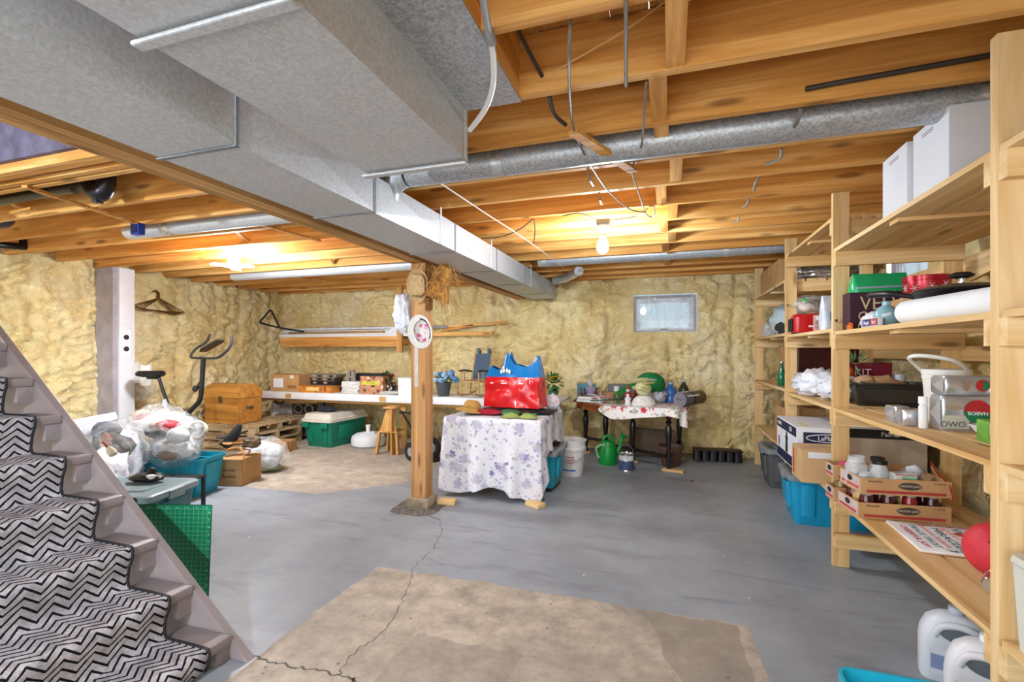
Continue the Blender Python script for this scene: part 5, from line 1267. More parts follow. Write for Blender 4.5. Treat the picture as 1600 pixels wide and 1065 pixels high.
text('GREEN', .035, plain('d9e4dc', .7), t, (-.03, -.135, .07), tilt=(R(68), 0, R(-10)))
t = thing('flower_ball', 'pale yellow silk flower ball on white lace on the table', 'silk flowers', (-.28, 5.82, ZT2)); t.scale = (1.3, 1.3, 1.15)
MB().lathe([(.10, 0), (.11, .02), (.085, .07), (.05, .10)], 18).build('lace_base', plain('e6e4dc', .9, var=.1, scale=40, bump=.6), t)
rr = random.Random(6)
for i in range(20):
    d = Vector((rr.gauss(0, 1), rr.gauss(0, 1) - .3, rr.gauss(0, 1) + .4)).normalized(); bloom(t, Vector((0, 0, .19)) + d * .07, .05, plain('efeab8' if i % 3 else 'dfe0a0', .7, var=.08), seed=i, n=7)
MB().blob((0, 0, .17), (.07, .07, .08), 2, .1, 2, 2).build('foam_core', plain('d8d6a4', .8), t)
t = thing('silk_bouquet', 'pink and green silk flower bunch at the table front', 'silk flowers', (-.72, 5.86, ZT2 + .03), R(-10))
foliage(t, (.14, 0, .04), (.07, .06, .05), 34, .06, .018, plain('5f8a3a', .6, var=.25), 13)
for i in range(9): bloom(t, (-.16 + i * .035, rr.uniform(-.04, .03), .02 + rr.uniform(0, .05)), .045, plain(['d9868a', 'e0b09a', 'caa384'][i % 3], .7, var=.12), seed=i + 30, n=7)
MB().tube([(-.2, 0, .0), (.15, 0, .03)], .008, 6).build('stems', LEAF, t)
def figurine(label, p, h, body, head, name='figurine', base='8a3a3a'):
    t = thing(name, label, 'figurine', p)
    MB().lathe([(.045 * h / .2, 0), (.05 * h / .2, .02 * h / .2), (.034 * h / .2, .5 * h), (.02 * h / .2, .68 * h)], 16).build('robe', plain(body, .5, var=.08), t)
    MB().blob((0, 0, .80 * h), (.13 * h, .13 * h, .14 * h), 2, .05, 2, 2).build('head', plain(head, .5), t)
    for s in (-1, 1): MB().tube([(s * .12 * h, 0, .62 * h), (s * .22 * h, -.08 * h, .45 * h)], .05 * h, 7).build('arm', plain(body, .5, var=.08), t)
    MB().lathe([(.14 * h, .88 * h), (.10 * h, .95 * h), (.03 * h, 1.05 * h)], 12).build('hat', plain(base, .5), t)
    return t
figurine('lilac robed figurine at the left of the table', (-.98, 6.30, ZT2), .26, 'a99cc6', 'd9cfc2', base='c9c4d6')
figurine('red and white santa figurine left of the flower ball', (-.47, 5.98, ZT2), .20, 'b3262c', 'e6ddd2', base='c83038')
figurine('white snowman figurine with red scarf before the flower ball', (-.46, 5.80, ZT2), .15, 'dfdfe2', 'ecebe8', base='b03038')
figurine('small red robed figurine beside the goblet', (-.36, 6.08, ZT2), .24, '9c2a2e', 'd0c2b4', base='d8d4ce')
t = thing('goblet', 'white goblet standing among the figurines', 'goblet', (-.62, 6.10, ZT2))
MB().lathe([(.035, 0), (.03, .008), (.008, .02), (.008, .09), (.03, .12), (.038, .16), (.036, .2), (.03, .2), (.03, .13), (.005, .115)], 16).build('cup', plain('d9dade', .35), t); MB().lathe([(.037, .0), (.037, .004)], 14).build('foot', plain('c9cbd0', .35), t)
t = thing('open_book_stack', 'stack of open white albums at the left of the table', 'albums', (-.92, 6.08, ZT2), R(-12))
for i in range(3): MB().box(-.17 + .01 * i, .15, -.11, .10, i * .022 + .0005, i * .022 + .0215).build('album', plain(['e3e3e0', 'd6d9dc', 'ececea'][i], .6), t, bevel=.002)
MB().grid(8, 6, lambda a, b: (-.14 + .26 * a, -.09 + .17 * b, .068 + .02 * abs(math.sin(PI * a)))).build('open_page', PAPER, t)
t = thing('teapot', 'small white teapot at the table front edge', 'teapot', (-.80, 5.94, ZT2 + .001), R(20))
MB().lathe([(.03, 0), (.055, .02), (.06, .05), (.045, .085), (.02, .095)], 18).build('pot', plain('e0e1e4', .25), t); MB().tube(curve([Vector((.05, 0, .04)), Vector((.085, 0, .05)), Vector((.10, 0, .09))]), .011, 8).build('spout', plain('e0e1e4', .25), t)
MB().tube(curve([Vector((-.05, 0, .07)), Vector((-.09, 0, .07)), Vector((-.09, 0, .035)), Vector((-.055, 0, .025))]), .006, 8).build('handle', plain('e0e1e4', .25), t); MB().blob((0, 0, .105), (.015, .015, .015), 1, .05, 1, 1).build('lid_knob', plain('e0e1e4', .25), t)
t = carton('teal_box', 'teal box tipped at the left back of the table', (-1.06, 6.48, ZT2), .24, .12, .20, plain('4f8a90', .5), R(5), tape=False)
t = carton('grey_long_box', 'long grey box lying along the wall at the table back', (-.52, 6.48, ZT2), .50, .14, .20, plain('77747a', .6, var=.12), R(4), tape=False); label_q(t, .05, .2, .06, .15, -.071, plain('b9b5b8', .6))
t = carton('brown_box', 'small tan box before the long grey box', (-.74, 6.32, ZT2), .14, .12, .11, plain('b5835a', .7), R(8), tape=False)
for i, (x, y, c) in enumerate(((-1.10, 6.28, '7a1a20'), (-1.04, 6.22, '2a2022'), (-.90, 6.34, '8a2a2a'))):
    t = thing('small_bottle', ['dark red bottle at the far left of the table', 'black bottle between the red bottles', 'red bottle beside the lilac figurine'][i], 'bottle', (x, y, ZT2))
    MB().lathe([(.022, 0), (.024, .01), (.024, .08), (.01, .11), (.01, .14)], 12).build('bottle_body', plain(c, .25), t); MB().lathe([(.012, .1405), (.012, .155)], 10).build('cap', BLACKM, t)
# silk flowers and tissue at the right end of the bench, behind the red bag
t = thing('silk_bouquet', 'yellow and green silk flowers behind the red bag', 'silk flowers', (-1.40, 5.96, BZ + .001))
MB().lathe([(.05, 0), (.07, .1), (.06, .11)], 14).build('pot', plain('3f6a4a', .5), t)
foliage(t, (0, 0, .2), (.12, .1, .12), 80, .09, .024, plain('2f7a34', .55, var=.3), 22)
for i in range(5): bloom(t, (rr.uniform(-.08, .08), -.08, .2 + rr.uniform(-.05, .1)), .045, plain('d9b52e', .6), seed=i + 60, n=7)
bag('tissue_bundle', 'white and pink tissue bundle on the back of the front table', (-1.16, 4.93, ZT), (.09, .10, .085), 66, m_blotch('tissue_print', 'dcd6d8', [('d9929a', 20, .18), ('b9bcc0', 14, .22)], 9), [], knot=False, crease=.5, sub=3)

# ================================================================== UNDER THE DARK TABLE
t = thing('watering_can', 'green plastic watering can under the dark table', 'watering can', (-.70, 5.86, 0), R(10))
GP = plain('0f8a35', .35, var=.06)
MB().lathe([(.10, 0), (.105, .01), (.112, .09), (.10, .20), (.085, .25), (.07, .275), (.03, .285)], 24).build('tank', GP, t)
MB().tube(curve([Vector((.07, .02, .08)), Vector((.14, .03, .2)), Vector((.17, .04, .32))]), [.03] * 6 + [.024] * 6 + [.022], 12).build('spout', GP, t)
MB().lathe([(.022, 0), (.05, .04), (.052, .05)], 16, Matrix.Translation((.17, .04, .31)) @ Matrix.Rotation(R(35), 4, 'Y')).build('rose', GP, t)
MB().tube(curve([Vector((-.06, 0, .27)), Vector((-.02, 0, .34)), Vector((.05, 0, .32)), Vector((.075, 0, .25))]), .016, 10).build('top_handle', GP, t)
MB().tube(curve([Vector((-.06, -.06, .24)), Vector((-.14, -.05, .2)), Vector((-.11, -.04, .08))]), .012, 10).build('rear_handle', plain('8fc49a', .4), t)
t = thing('paint_can', 'open metal paint can with a blue label under the dark table', 'paint can', (-.46, 5.60, 0), R(20))
MB().lathe([(.083, 0), (.086, .004), (.083, .01), (.083, .19), (.087, .195), (.087, .2), (.07, .2), (.068, .185)], 26).build('can', CHROME, t)
MB().lathe([(.0838, .02), (.0838, .12)], 26, cap=False).build('label', plain('44587c', .5, var=.25, scale=15), t); MB().lathe([(.0838, .125), (.0838, .182)], 26, cap=False).build('paint_drips', plain('d9dadc', .4, var=.2, scale=25), t)
MB().tube([(.086 * math.cos(a), .02, .19 + .10 * math.sin(a)) for a in [PI * i / 12 for i in range(13)]], .003, 5).build('wire_handle', CHROME, t)
t = thing('plant_pot', 'large brown pot behind the front table leg', 'plant pot', (.02, 6.04, 0))
MB().lathe([(.10, 0), (.105, .006), (.135, .2), (.15, .202), (.15, .235), (.138, .235), (.125, .19), (.09, .02)], 26).build('pot', plain('5d4436', .45, var=.08), t); MB().lathe([(.126, .18), (.001, .185)], 20, cap=False).build('soil', plain('2f2620', .9), t)
t = thing('brown_board', 'flat brown panel leaning on the wall under the dark table', 'panel', (-.25, 6.45, 0))
MB().bar((-.25, .0, .20), (.32, .0, .18), .02, .34, up=(0, .25, 1)).build('panel', plain('6a5442', .7, var=.1), t, smooth=False); MB().bar((-.25, -.012, .365), (.32, -.012, .345), .022, .02, up=(0, .25, 1)).build('edge_strip', plain('4a3428', .6), t, smooth=False)
t = thing('seed_tray', 'black plastic seed tray upside down against the back wall', 'seed tray', (.57, 6.48, 0), R(4))
for i in range(6):
    for j in range(2): MB().loft([(.09, .09, .015, .001), (.085, .085, .015, .03), (.072, .072, .012, .135)], 3, Matrix.Translation((-.235 + i * .094, -.05 + j * .096, 0))).build('cell', BLACK, t)
MB().box(-.285, .285, -.10, .10, .125, .14).build('tray_flange', plain('2a1214', .5), t, bevel=.005)
tag(MB().prism([(0, 0), (.03, .01), (.04, .03), (.015, .035)], .0005, .006).build('red_scrap', plain('8a1a22', .5), None, (at_z(1078, 752).x, at_z(1078, 752).y, 0)), 'tiny red scrap on the grey floor before the table', 'scrap')
# ================================================================== THINGS ON THE RIGHT SHELVES
def cartonX(name, label, x0, x1, y0, y1, z0, h, mat=CARD, rz=0, cat='box', **kw):
    return carton(name, label, ((x0 + x1) / 2, (y0 + y1) / 2, z0), x1 - x0, y1 - y0, h, mat, rz, cat, **kw)
E_ = .0018
# --- top shelf, nearest bay: white cartons
t = cartonX('white_carton', 'taller white carton nearest the front post on the top shelf', 1.063, 1.50, 2.36, 2.655, 2.0 + E_, .335, plain('e6e9ef', .5, var=.02), tape=False)
for z in (.29, .30): label_q(t, -.03, .06, z, z + .004, -.2195, plain('b08a8a', .6), 'print_line', '-x')
t = cartonX('white_carton', 'white carton behind the taller one on the top shelf', 1.055, 1.42, 2.695, 2.96, 2.0 + E_, .33, plain('e4e7ed', .5, var=.02), tape=False)
for z in (.285, .295): label_q(t, -.05, .05, z, z + .004, -.1835, plain('b08a8a', .6), 'print_line', '-x')
# --- top shelf far bay
t = cartonX('cardboard_box', 'brown carton on the top shelf of the farthest bay', 1.0, 1.35, 5.15, 6.1, 2.0 + E_, .24, CARD)
t = thing('foil_roll', 'crumpled silver foil wrap on the far top shelf', 'foil', (1.33, 5.0, 2.0 + E_))
MB().blob((0, 0, .07), (.26, .11, .085), 4, .2, 3, 4, flat=.001, crease=.35).build('wrap', plain('c3c5c6', .22, .75, var=.12, scale=25), t, ang=180); MB().tube([(-.24, -.05, .03), (.24, -.06, .04)], .006, 6).build('rolled_edge', CHROME, t)
# --- second shelf, nearest bay (1.48)
Z2 = 1.48 + E_
VEL = plain('3a1a2c', .5, var=.12)
t = cartonX('dark_purple_box', 'dark purple box with large pale lettering on the second shelf', 1.03, 1.55, 3.36, 3.48, Z2, .225, VEL, tape=False)
LETT = plain('d9c9a0', .6)
text('VELVET', .115, LETT, t, (-.045, -.0615, .155), sx=.85); text('COOKIE', .08, LETT, t, (-.09, -.0615, .08), sx=.85); text('coco', .06, plain('b9a878', .6), t, (-.16, -.0615, .025))
t = thing('zip_pouch', 'green zip pouch lying on the purple box', 'pouch', (1.20, 3.42, Z2 + .226), R(3))
MB().loft([(.30, .10, .03, 0), (.31, .11, .04, .03), (.28, .03, .012, .10), (.28, .008, .003, .115)], 4).build('pouch_body', plain('1fa866', .25, var=.08), t); MB().tube([(-.14, -.056, .025), (.14, -.056, .03)], .006, 6).build('zipper', plain('9fb4c8', .3), t)
t = cartonX('cardboard_box', 'low brown carton under the red snowflake tin', 1.22, 1.48, 3.03, 3.33, Z2, .165, CARD)
t = thing('biscuit_tin', 'round red tin with white snowflakes on the second shelf', 'tin', (1.33, 3.17, Z2 + .166))
MB().lathe([(.10, 0), (.102, .004), (.102, .085), (.105, .087), (.105, .11), (.10, .113), (.001, .113)], 30).build('tin_body', plain('a81426', .25, .3, var=.05), t)
for a, z in ((-100, .05), (-140, .045), (-65, .055), (-170, .05)):
    m = MB(); ca, sa = math.cos(R(a)), math.sin(R(a)); c = Vector((.1032 * ca, .1032 * sa, z)); tx = Vector((-sa, ca, 0))
    for k in range(3):
        d = tx * math.cos(k * PI / 3) + Vector((0, 0, math.sin(k * PI / 3))); m.bar(c - d * .022, c + d * .022, .003, .001)
    m.build('snowflake_print', PALEW, t, smooth=False)
t = cartonX('pan_box', 'brown box under the frying pan', 1.15, 1.5, 2.46, 2.88, Z2, .088, CARDL, tape=False)
t = thing('frying_pan', 'black frying pan with a domed lid and knob on the second shelf', 'pan', (1.245, 2.66, Z2 + .09))
MB().lathe([(.13, 0), (.15, .004), (.175, .045), (.178, .047), (.172, .047), (.145, .008)], 34).build('pan_body', plain('1d1c1e', .35, .2), t)
MB().lathe([(.176, .048), (.18, .052), (.17, .06), (.12, .075), (.05, .083), (.001, .084)], 34).build('lid', plain('6d665c', .25, .4, var=.1), t); MB().lathe([(.179, .046), (.183, .05), (.179, .056)], 34, cap=False).build('lid_rim', plain('2a2a2c', .3, .4), t)
MB().lathe([(.014, .084), (.012, .105), (.014, .11)], 12).build('knob_stem', CHROME, t); MB().lathe([(.02, .108), (.042, .115), (.045, .124), (.03, .134), (.001, .136)], 18).build('knob', BLACK, t)
MB().tube(curve([Vector((-.14, .09, .04)), Vector((-.20, .17, .065)), Vector((-.23, .27, .075)), Vector((-.24, .34, .078))]), [.012] * 6 + [.018] * 10 + [.012] * 3, 10).build('handle', BLACK, t)
t = thing('paper_towel_roll', 'white paper towel roll lying on the second shelf front edge', 'paper roll', (1.075, 2.74, Z2 + .056), R(8))
RZ = Matrix.Rotation(R(90), 4, 'X')
MB().lathe([(.02, 0), (.055, 0), (.056, .004), (.056, .61), (.055, .615), (.02, .615)], 26, RZ, cap=False).build('roll', plain('eceef0', .9, var=.02), t); MB().lathe([(.0205, -.001), (.0205, .616)], 14, RZ, cap=False).build('core', plain('a08a6a', .8), t)
t = thing('round_jar', 'round pale blue jar with a narrow neck on the second shelf', 'jar', (1.06, 2.93, Z2))
MB().lathe([(.025, 0), (.045, .012), (.056, .045), (.052, .075), (.03, .10), (.018, .108), (.018, .125), (.022, .128)], 24).build('jar_body', plain('8fb9c2', .2, var=.05), t); MB().lathe([(.0195, .128), (.001, .13)], 14, cap=False).build('jar_mouth', plain('4f7a86', .4), t)
MB().grid(6, 2, lambda a, b: (.057 * math.cos(R(-130 + 40 * a)), .057 * math.sin(R(-130 + 40 * a)), .045 + .015 * b + .01 * a)).build('label', plain('c9d6da', .5), t)
t = bag('white_bag', 'white bag with red and blue print and an orange mark on the second shelf', (1.10, 3.08, Z2), (.085, .17, .047), 71, plain('dfe1e6', .45, var=.05), [], knot=False, crease=.3)
for (y, c, dz) in ((-.12, '24346e', .03), (-.02, '24346e', .03)): pass
t = thing('small_packet', 'red and navy printed packet before the white bag', 'packet', (1.003, 2.96, Z2))
MB().box(-.012, .012, -.12, .10, 0, .045).build('packet_body', plain('c8ccd4', .4), t, bevel=.004)
for y0, y1, c in ((-.118, -.03, 'b8262e'), (-.028, .07, '1f2f6a')): MB().box(-.0135, -.0125, y0, y1, .006, .04).build('print', plain(c, .4), t, smooth=False)
text('Royal', .03, PALEW, t, (-.0142, .02, .022), '-x'); text('Red', .03, PALEW, t, (-.0142, -.075, .022), '-x')
t = thing('orange_clip', 'small orange clip at the shelf edge by the white bag', 'clip', (1.01, 3.29, Z2))
MB().box(-.008, .008, -.035, .035, 0, .03).build('clip_body', plain('d96a24', .4), t, bevel=.006); MB().tube([(0, -.04, .03), (0, 0, .04), (0, .03, .02)], .006, 6).build('tab', plain('d96a24', .4), t)
# --- second shelf, middle bay (1.50)
Z2b = 1.50 + E_
t = thing('toaster', 'red toaster on the second shelf of the middle bay', 'toaster', (1.115, 4.60, Z2b), R(0))
MB().loft([(.24, .17, .03, .012), (.25, .18, .04, .03), (.25, .18, .04, .14), (.22, .14, .04, .165)], 5).build('shell', plain('c01a1e', .25, var=.04, coat=.4), t); MB().loft([(.23, .16, .03, 0), (.235, .165, .03, .013)], 4).build('base', BLACKM, t)
for y in (-.03, .03): MB().box(-.09, .09, y - .012, y + .012, .1655, .168).build('slot', BLACK, t, smooth=False)
MB().box(-.02, .06, -.0925, -.089, .055, .068).build('badge', PALEW, t, smooth=False); MB().box(-.14, -.126, -.06, .06, .02, .13).build('end_plate', BLACKM, t, bevel=.01)
t = thing('detergent_pouch', 'white printed pouch beside the middle front post', 'pouch', (1.075, 3.80, Z2b), R(6))
MB().loft([(.16, .08, .02, 0), (.17, .10, .03, .05), (.16, .07, .02, .16), (.15, .015, .005, .235)], 4).build('pouch_body', plain('d4dce6', .3, var=.12, scale=14), t); MB().box(-.045, .015, -.054, -.05, .06, .12).build('print', plain('5f8ac0', .5), t, smooth=False); MB().lathe([(.018, 0), (.018, .006)], 12, Matrix.Translation((.03, -.05, .16)) @ Matrix.Rotation(R(90), 4, 'X')).build('logo_dot', NAVY, t)
bag('clear_bag', 'clear bag with a green clip on top of the toaster', (1.13, 4.60, Z2b + .169), (.13, .10, .085), 75, CLEAR, [('7a5a4a', (0, 0, .07), (.09, .06, .055)), ('3fae4a', (-.05, -.07, .11), (.035, .02, .015)), ('c9b8a8', (-.04, -.05, .05), (.06, .04, .04))], knot=False, sub=3)
t = cartonX('snack_box', 'small red and white printed box beside the toaster', 1.09, 1.19, 4.30, 4.36, Z2b, .14, plain('d0a9a4', .5, var=.25, scale=30), tape=False); label_q(t, -.045, .045, .1, .13, -.0305, WHITE)
# --- second shelf far bay (1.52)
Z2c = 1.52 + E_
bag('grey_bag', 'pale grey bag on the second shelf of the farthest bay', (1.16, 5.55, Z2c), (.16, .22, .17), 81, plain('b5c4c6', .5, var=.1), [('2b2b30', (-.05, -.12, .08), (.1, .06, .06))], knot=False, crease=.4, sub=3)
t = thing('hand_vacuum', 'dark appliance with an upright handle on the far second shelf', 'appliance', (1.10, 5.16, Z2c), R(8))
MB().loft([(.16, .22, .04, 0), (.17, .23, .05, .06), (.12, .18, .04, .10)], 4).build('body', BLACKM, t); MB().tube([(0, 0, .09), (.0, 0, .22), (.01, 0, .34)], [.025, .02, .026], 12).build('handle', plain('3a3b40', .4), t)
t = thing('clear_kettle', 'clear and grey kettle at the front of the far second shelf', 'kettle', (1.06, 5.92, Z2c))
MB().lathe([(.07, 0), (.08, .02), (.075, .10), (.05, .14), (.001, .15)], 20).build('body', m_clear('c9d2da', .5), t); MB().tube(curve([Vector((.06, 0, .13)), Vector((.12, 0, .1)), Vector((.09, 0, .02))]), .009, 8).build('handle', DGREY, t)
# --- third shelf (1.0)
Z3 = 1.0 + E_
t = thing('roasting_bin', 'black rectangular roasting bin behind the middle post on the third shelf', 'bin', (1.37, 3.78, Z3), R(-3))
MB().loft([(.36, .24, .03, 0), (.37, .25, .04, .01), (.41, .28, .04, .135), (.45, .32, .05, .14), (.45, .32, .05, .15), (.40, .27, .04, .15), (.36, .24, .03, .012)], 4).build('bin_body', plain('2a2824', .35, var=.1), t)
MB().box(-.16, .16, -.143, -.135, .03, .11).build('panel_recess', plain('332f2a', .4, var=.1), t, smooth=False)
t = thing('paper_sack', 'crumpled brown paper sack resting in the black roasting bin', 'paper bag', (1.34, 3.79, Z3 + .02))
MB().blob((0, 0, .09), (.15, .10, .08), 6, .3, 2.6, 3, crease=.4).build('sack', plain('bd9468', .8, var=.08), t, ang=40); MB().blob((-.1, -.04, .14), (.06, .05, .035), 9, .3, 3, 2, crease=.4).build('folded_top', plain('c9a27a', .8), t, ang=40)
t = cartonX('kit_box', 'maroon box with white lettering behind the black bin', 1.22, 1.52, 4.10, 4.22, Z3, .27, plain('7a1428', .5), tape=False); text('KIT', .07, PALEW, t, (-.03, -.0615, .2)); 
t = thing('produce_bag', 'orange and green produce bag on the maroon box', 'bag', (1.2, 4.0, Z3))
MB().blob((0, 0, .13), (.07, .07, .13), 4, .2, 2.5, 3, flat=.001, crease=.2).build('net', plain('d9602a', .5, var=.25, scale=20), t, ang=60); foliage(t, (.05, 0, .27), (.09, .05, .03), 24, .09, .012, plain('7a9a6a', .6, var=.2), 17)
t = thing('white_mug', 'small white mug right of the maroon box', 'mug', (1.57, 4.12, Z3))
MB().lathe([(.03, 0), (.035, .01), (.037, .19), (.033, .19), (.03, .02)], 18).build('cup', plain('d9d9d9', .4), t); MB().tube(curve([Vector((.035, 0, .16)), Vector((.06, 0, .14)), Vector((.035, 0, .10))]), .005, 7).build('handle', plain('d9d9d9', .4), t)
t = thing('white_ice_pail', 'white pail with a raised hoop handle on the third shelf', 'pail', (1.35, 3.02, Z3), R(20))
MB().lathe([(.078, 0), (.08, .006), (.094, .21), (.098, .212), (.098, .235), (.10, .237), (.10, .26), (.085, .262), (.001, .258)], 28).build('pail_body', plain('e6e4de', .4, var=.02), t)
MB().tube(curve([Vector((.098, 0, .22)), Vector((.06, -.05, .26)), Vector((-.06, -.09, .31)), Vector((-.14, -.02, .33)), Vector((-.15, .05, .32)), Vector((-.08, .09, .28)), Vector((0, .098, .22))]), .010, 8).build('handle', plain('e6e4de', .4, var=.02), t)
FOILM = plain('c6c8cc', .22, .65, var=.08, scale=12)
def foil_pack(label, loc, w, d, h, rz, lying=False, nm='coffee_pack'):
    t = thing(nm, label, 'coffee pack', loc, rz)
    MB().loft([(w * .94, d * .9, .01, 0), (w, d, .015, .012), (w * .98, d, .012, h * .5), (w, d * .98, .015, h - .012), (w * .94, d * .9, .01, h)], 3).build('pack_body', FOILM, t)
    for s in (-1, 1): MB().add([(s*w*.5, -d*.42, h*.1), (s*w*.5, d*.42, h*.1), (s*w*.5, d*.42, h*.9), (s*w*.5, -d*.42, h*.9), (s*(w*.5 + .018), 0, h*.5)], [(0, 1, 4), (1, 2, 4), (2, 3, 4), (3, 0, 4)]).build('folded_end', FOILM, t, smooth=False)
    return t
def disc(t, p, rx, rz_, mat, name, ang0=0, ang1=360, n=24):
    P = [(p[0] + rx * math.cos(R(ang0 + (ang1 - ang0) * i / n)), p[1], p[2] + rz_ * math.sin(R(ang0 + (ang1 - ang0) * i / n))) for i in range(n)]
    return MB().add(P, [tuple(range(n))]).build(name, mat, t, smooth=False)
t = foil_pack('upright foil coffee pack with a red and green label', (1.245, 2.66, Z3), .20, .10, .155, R(3))
disc(t, (.03, -.0525, .09), .05, .05, plain('c02a30', .4), 'red_label'); disc(t, (.03, -.053, .09), .05, .05, plain('1f7a4a', .4), 'green_label', 180, 360); text('NABOB', .022, PALEW, t, (.03, -.0538, .082), tilt=(R(90), R(180), 0)); text('OWO', .035, plain('5a5c60', .5), t, (-.06, -.0535, .03)); disc(t, (-.055, -.0528, .105), .033, .011, plain('a08a72', .5), 'brown_spot')
label_q(t, -.095, .0, .012, .07, -.052, plain('cfd0c0', .4), 'pale_panel')
t = foil_pack('foil coffee pack lying across the upright packs', (1.27, 2.68, Z3 + .157), .22, .11, .085, R(4))
disc(t, (.03, -.0565, .045), .026, .026, plain('c02a30', .4), 'red_label'); MB().add([(.03, -.057, .071), (.065, -.057, .045), (.03, -.057, .019)], [(0, 1, 2)]).build('green_label', plain('1f7a4a', .4), t, smooth=False); disc(t, (-.03, -.0568, .045), .013, .024, plain('9a7a62', .5), 'brown_spot')
t = foil_pack('small foil brick left of the upright coffee pack', (1.09, 2.775, Z3), .07, .10, .075, R(-8))
t = foil_pack('second small foil brick behind the small brick', (1.09, 2.885, Z3), .07, .10, .08, R(6))
t = foil_pack('foil coffee pack at the back beside the post', (1.47, 2.58, Z3), .14, .10, .19, R(-6))
t = thing('pill_bottle', 'small white capped bottle beside the foil packs', 'bottle', (1.12, 2.70, Z3))
t.location = (1.108, 2.672, Z3)
MB().lathe([(.015, 0), (.017, .004), (.017, .10), (.012, .11)], 18).build('bottle_body', WHITE, t); MB().lathe([(.0175, .111), (.0175, .145)], 18).build('cap', PALEW, t)
t = thing('white_tub', 'white tub with a green emblem near the front post', 'tub', (1.375, 2.40, Z3)); MB().lathe([(.06, 0), (.065, .10), (.068, .10), (.068, .115), (.001, .118)], 24).build('tub_body', WHITE, t)
MB().add([(-.03, -.066, .05), (.03, -.066, .05), (0, -.066, .085)], [(0, 1, 2)]).build('emblem', plain('1f6a4a', .5), t, smooth=False)
t = thing('plastic_dish', 'shallow white dish on the third shelf by the green package', 'dish', (1.27, 2.46, Z3)); MB().lathe([(.05, 0), (.075, .03), (.085, .045), (.08, .047), (.05, .006)], 26).build('dish_body', plain('e2e4e6', .35), t); MB().lathe([(.083, .043), (.088, .046), (.083, .049)], 26, cap=False).build('rim', WHITE, t)
GRP = plain('6fae3f', .4, var=.2, scale=14)
t = cartonX('green_package', 'green printed packaging at the front of the third shelf', 1.155, 1.36, 2.27, 2.37, Z3, .085, GRP, R(-6), 'package', tape=False)
for (x0, x1, z0, z1, c) in ((-.10, -.04, .04, .08, 'd9dfe0'), (-.09, -.02, .008, .035, 'd8e0c0'), (-.03, .01, .02, .07, '2f6ab0'), (.03, .10, .05, .08, 'c8442a'), (.03, .1, .01, .045, '2f7ac0'), (-.06, -.035, .015, .03, 'cf3a3a')): label_q(t, x0, x1, z0, z1, -.0505, plain(c, .4), 'print')
text('ABC', .022, PALEW, t, (.065, -.0525, .025), name='lettering')
# third shelf, middle and far bay
bag('white_bag', 'big white plastic bag on the third shelf of the middle bay', (1.16, 4.44, Z3), (.19, .27, .11), 91, plain('e2e4ea', .35, var=.05), [], knot=False, crease=.5)
bag('white_bag', 'white bag with blue print beside the middle front post', (1.16, 3.98, Z3), (.13, .18, .10), 95, m_blotch('blue_bag_print', 'dfe3ea', [('2f5ab0', 14, .16), ('b08a4a', 11, .14)], 9), [], knot=False, crease=.4)
t = thing('tape_dispenser', 'small black block at the shelf edge before the white bag', 'dispenser', (1.04, 4.96, 1.02 + E_)); MB().box(-.03, .03, -.03, .03, 0, .045).build('block', BLACK, t, bevel=.006); MB().lathe([(.02, 0), (.02, .01)], 12, Matrix.Translation((0, 0, .045))).build('wheel', DGREY, t)
t = cartonX('dark_case', 'large dark brown wooden case on the far third shelf', 1.12, 1.58, 4.92, 5.25, 1.02 + E_, .38, plain('4a1a10', .4, var=.25, scale=5), cat='case', tape=False)
t = cartonX('cardboard_box', 'tall brown carton on the far third shelf beside the foam wall', 1.18, 1.5, 5.72, 6.1, 1.02 + E_, .40, CARD)
t = thing('green_bottle', 'green glass bottle on the far third shelf', 'bottle', (1.06, 5.32, 1.02 + E_)); MB().lathe([(.035, 0), (.04, .01), (.04, .12), (.016, .17), (.014, .22)], 16).build('bottle_body', plain('1f6a44', .15), t); MB().lathe([(.0165, .2205), (.0165, .235)], 10).build('cap', plain('c9ccc8', .3, .5), t)
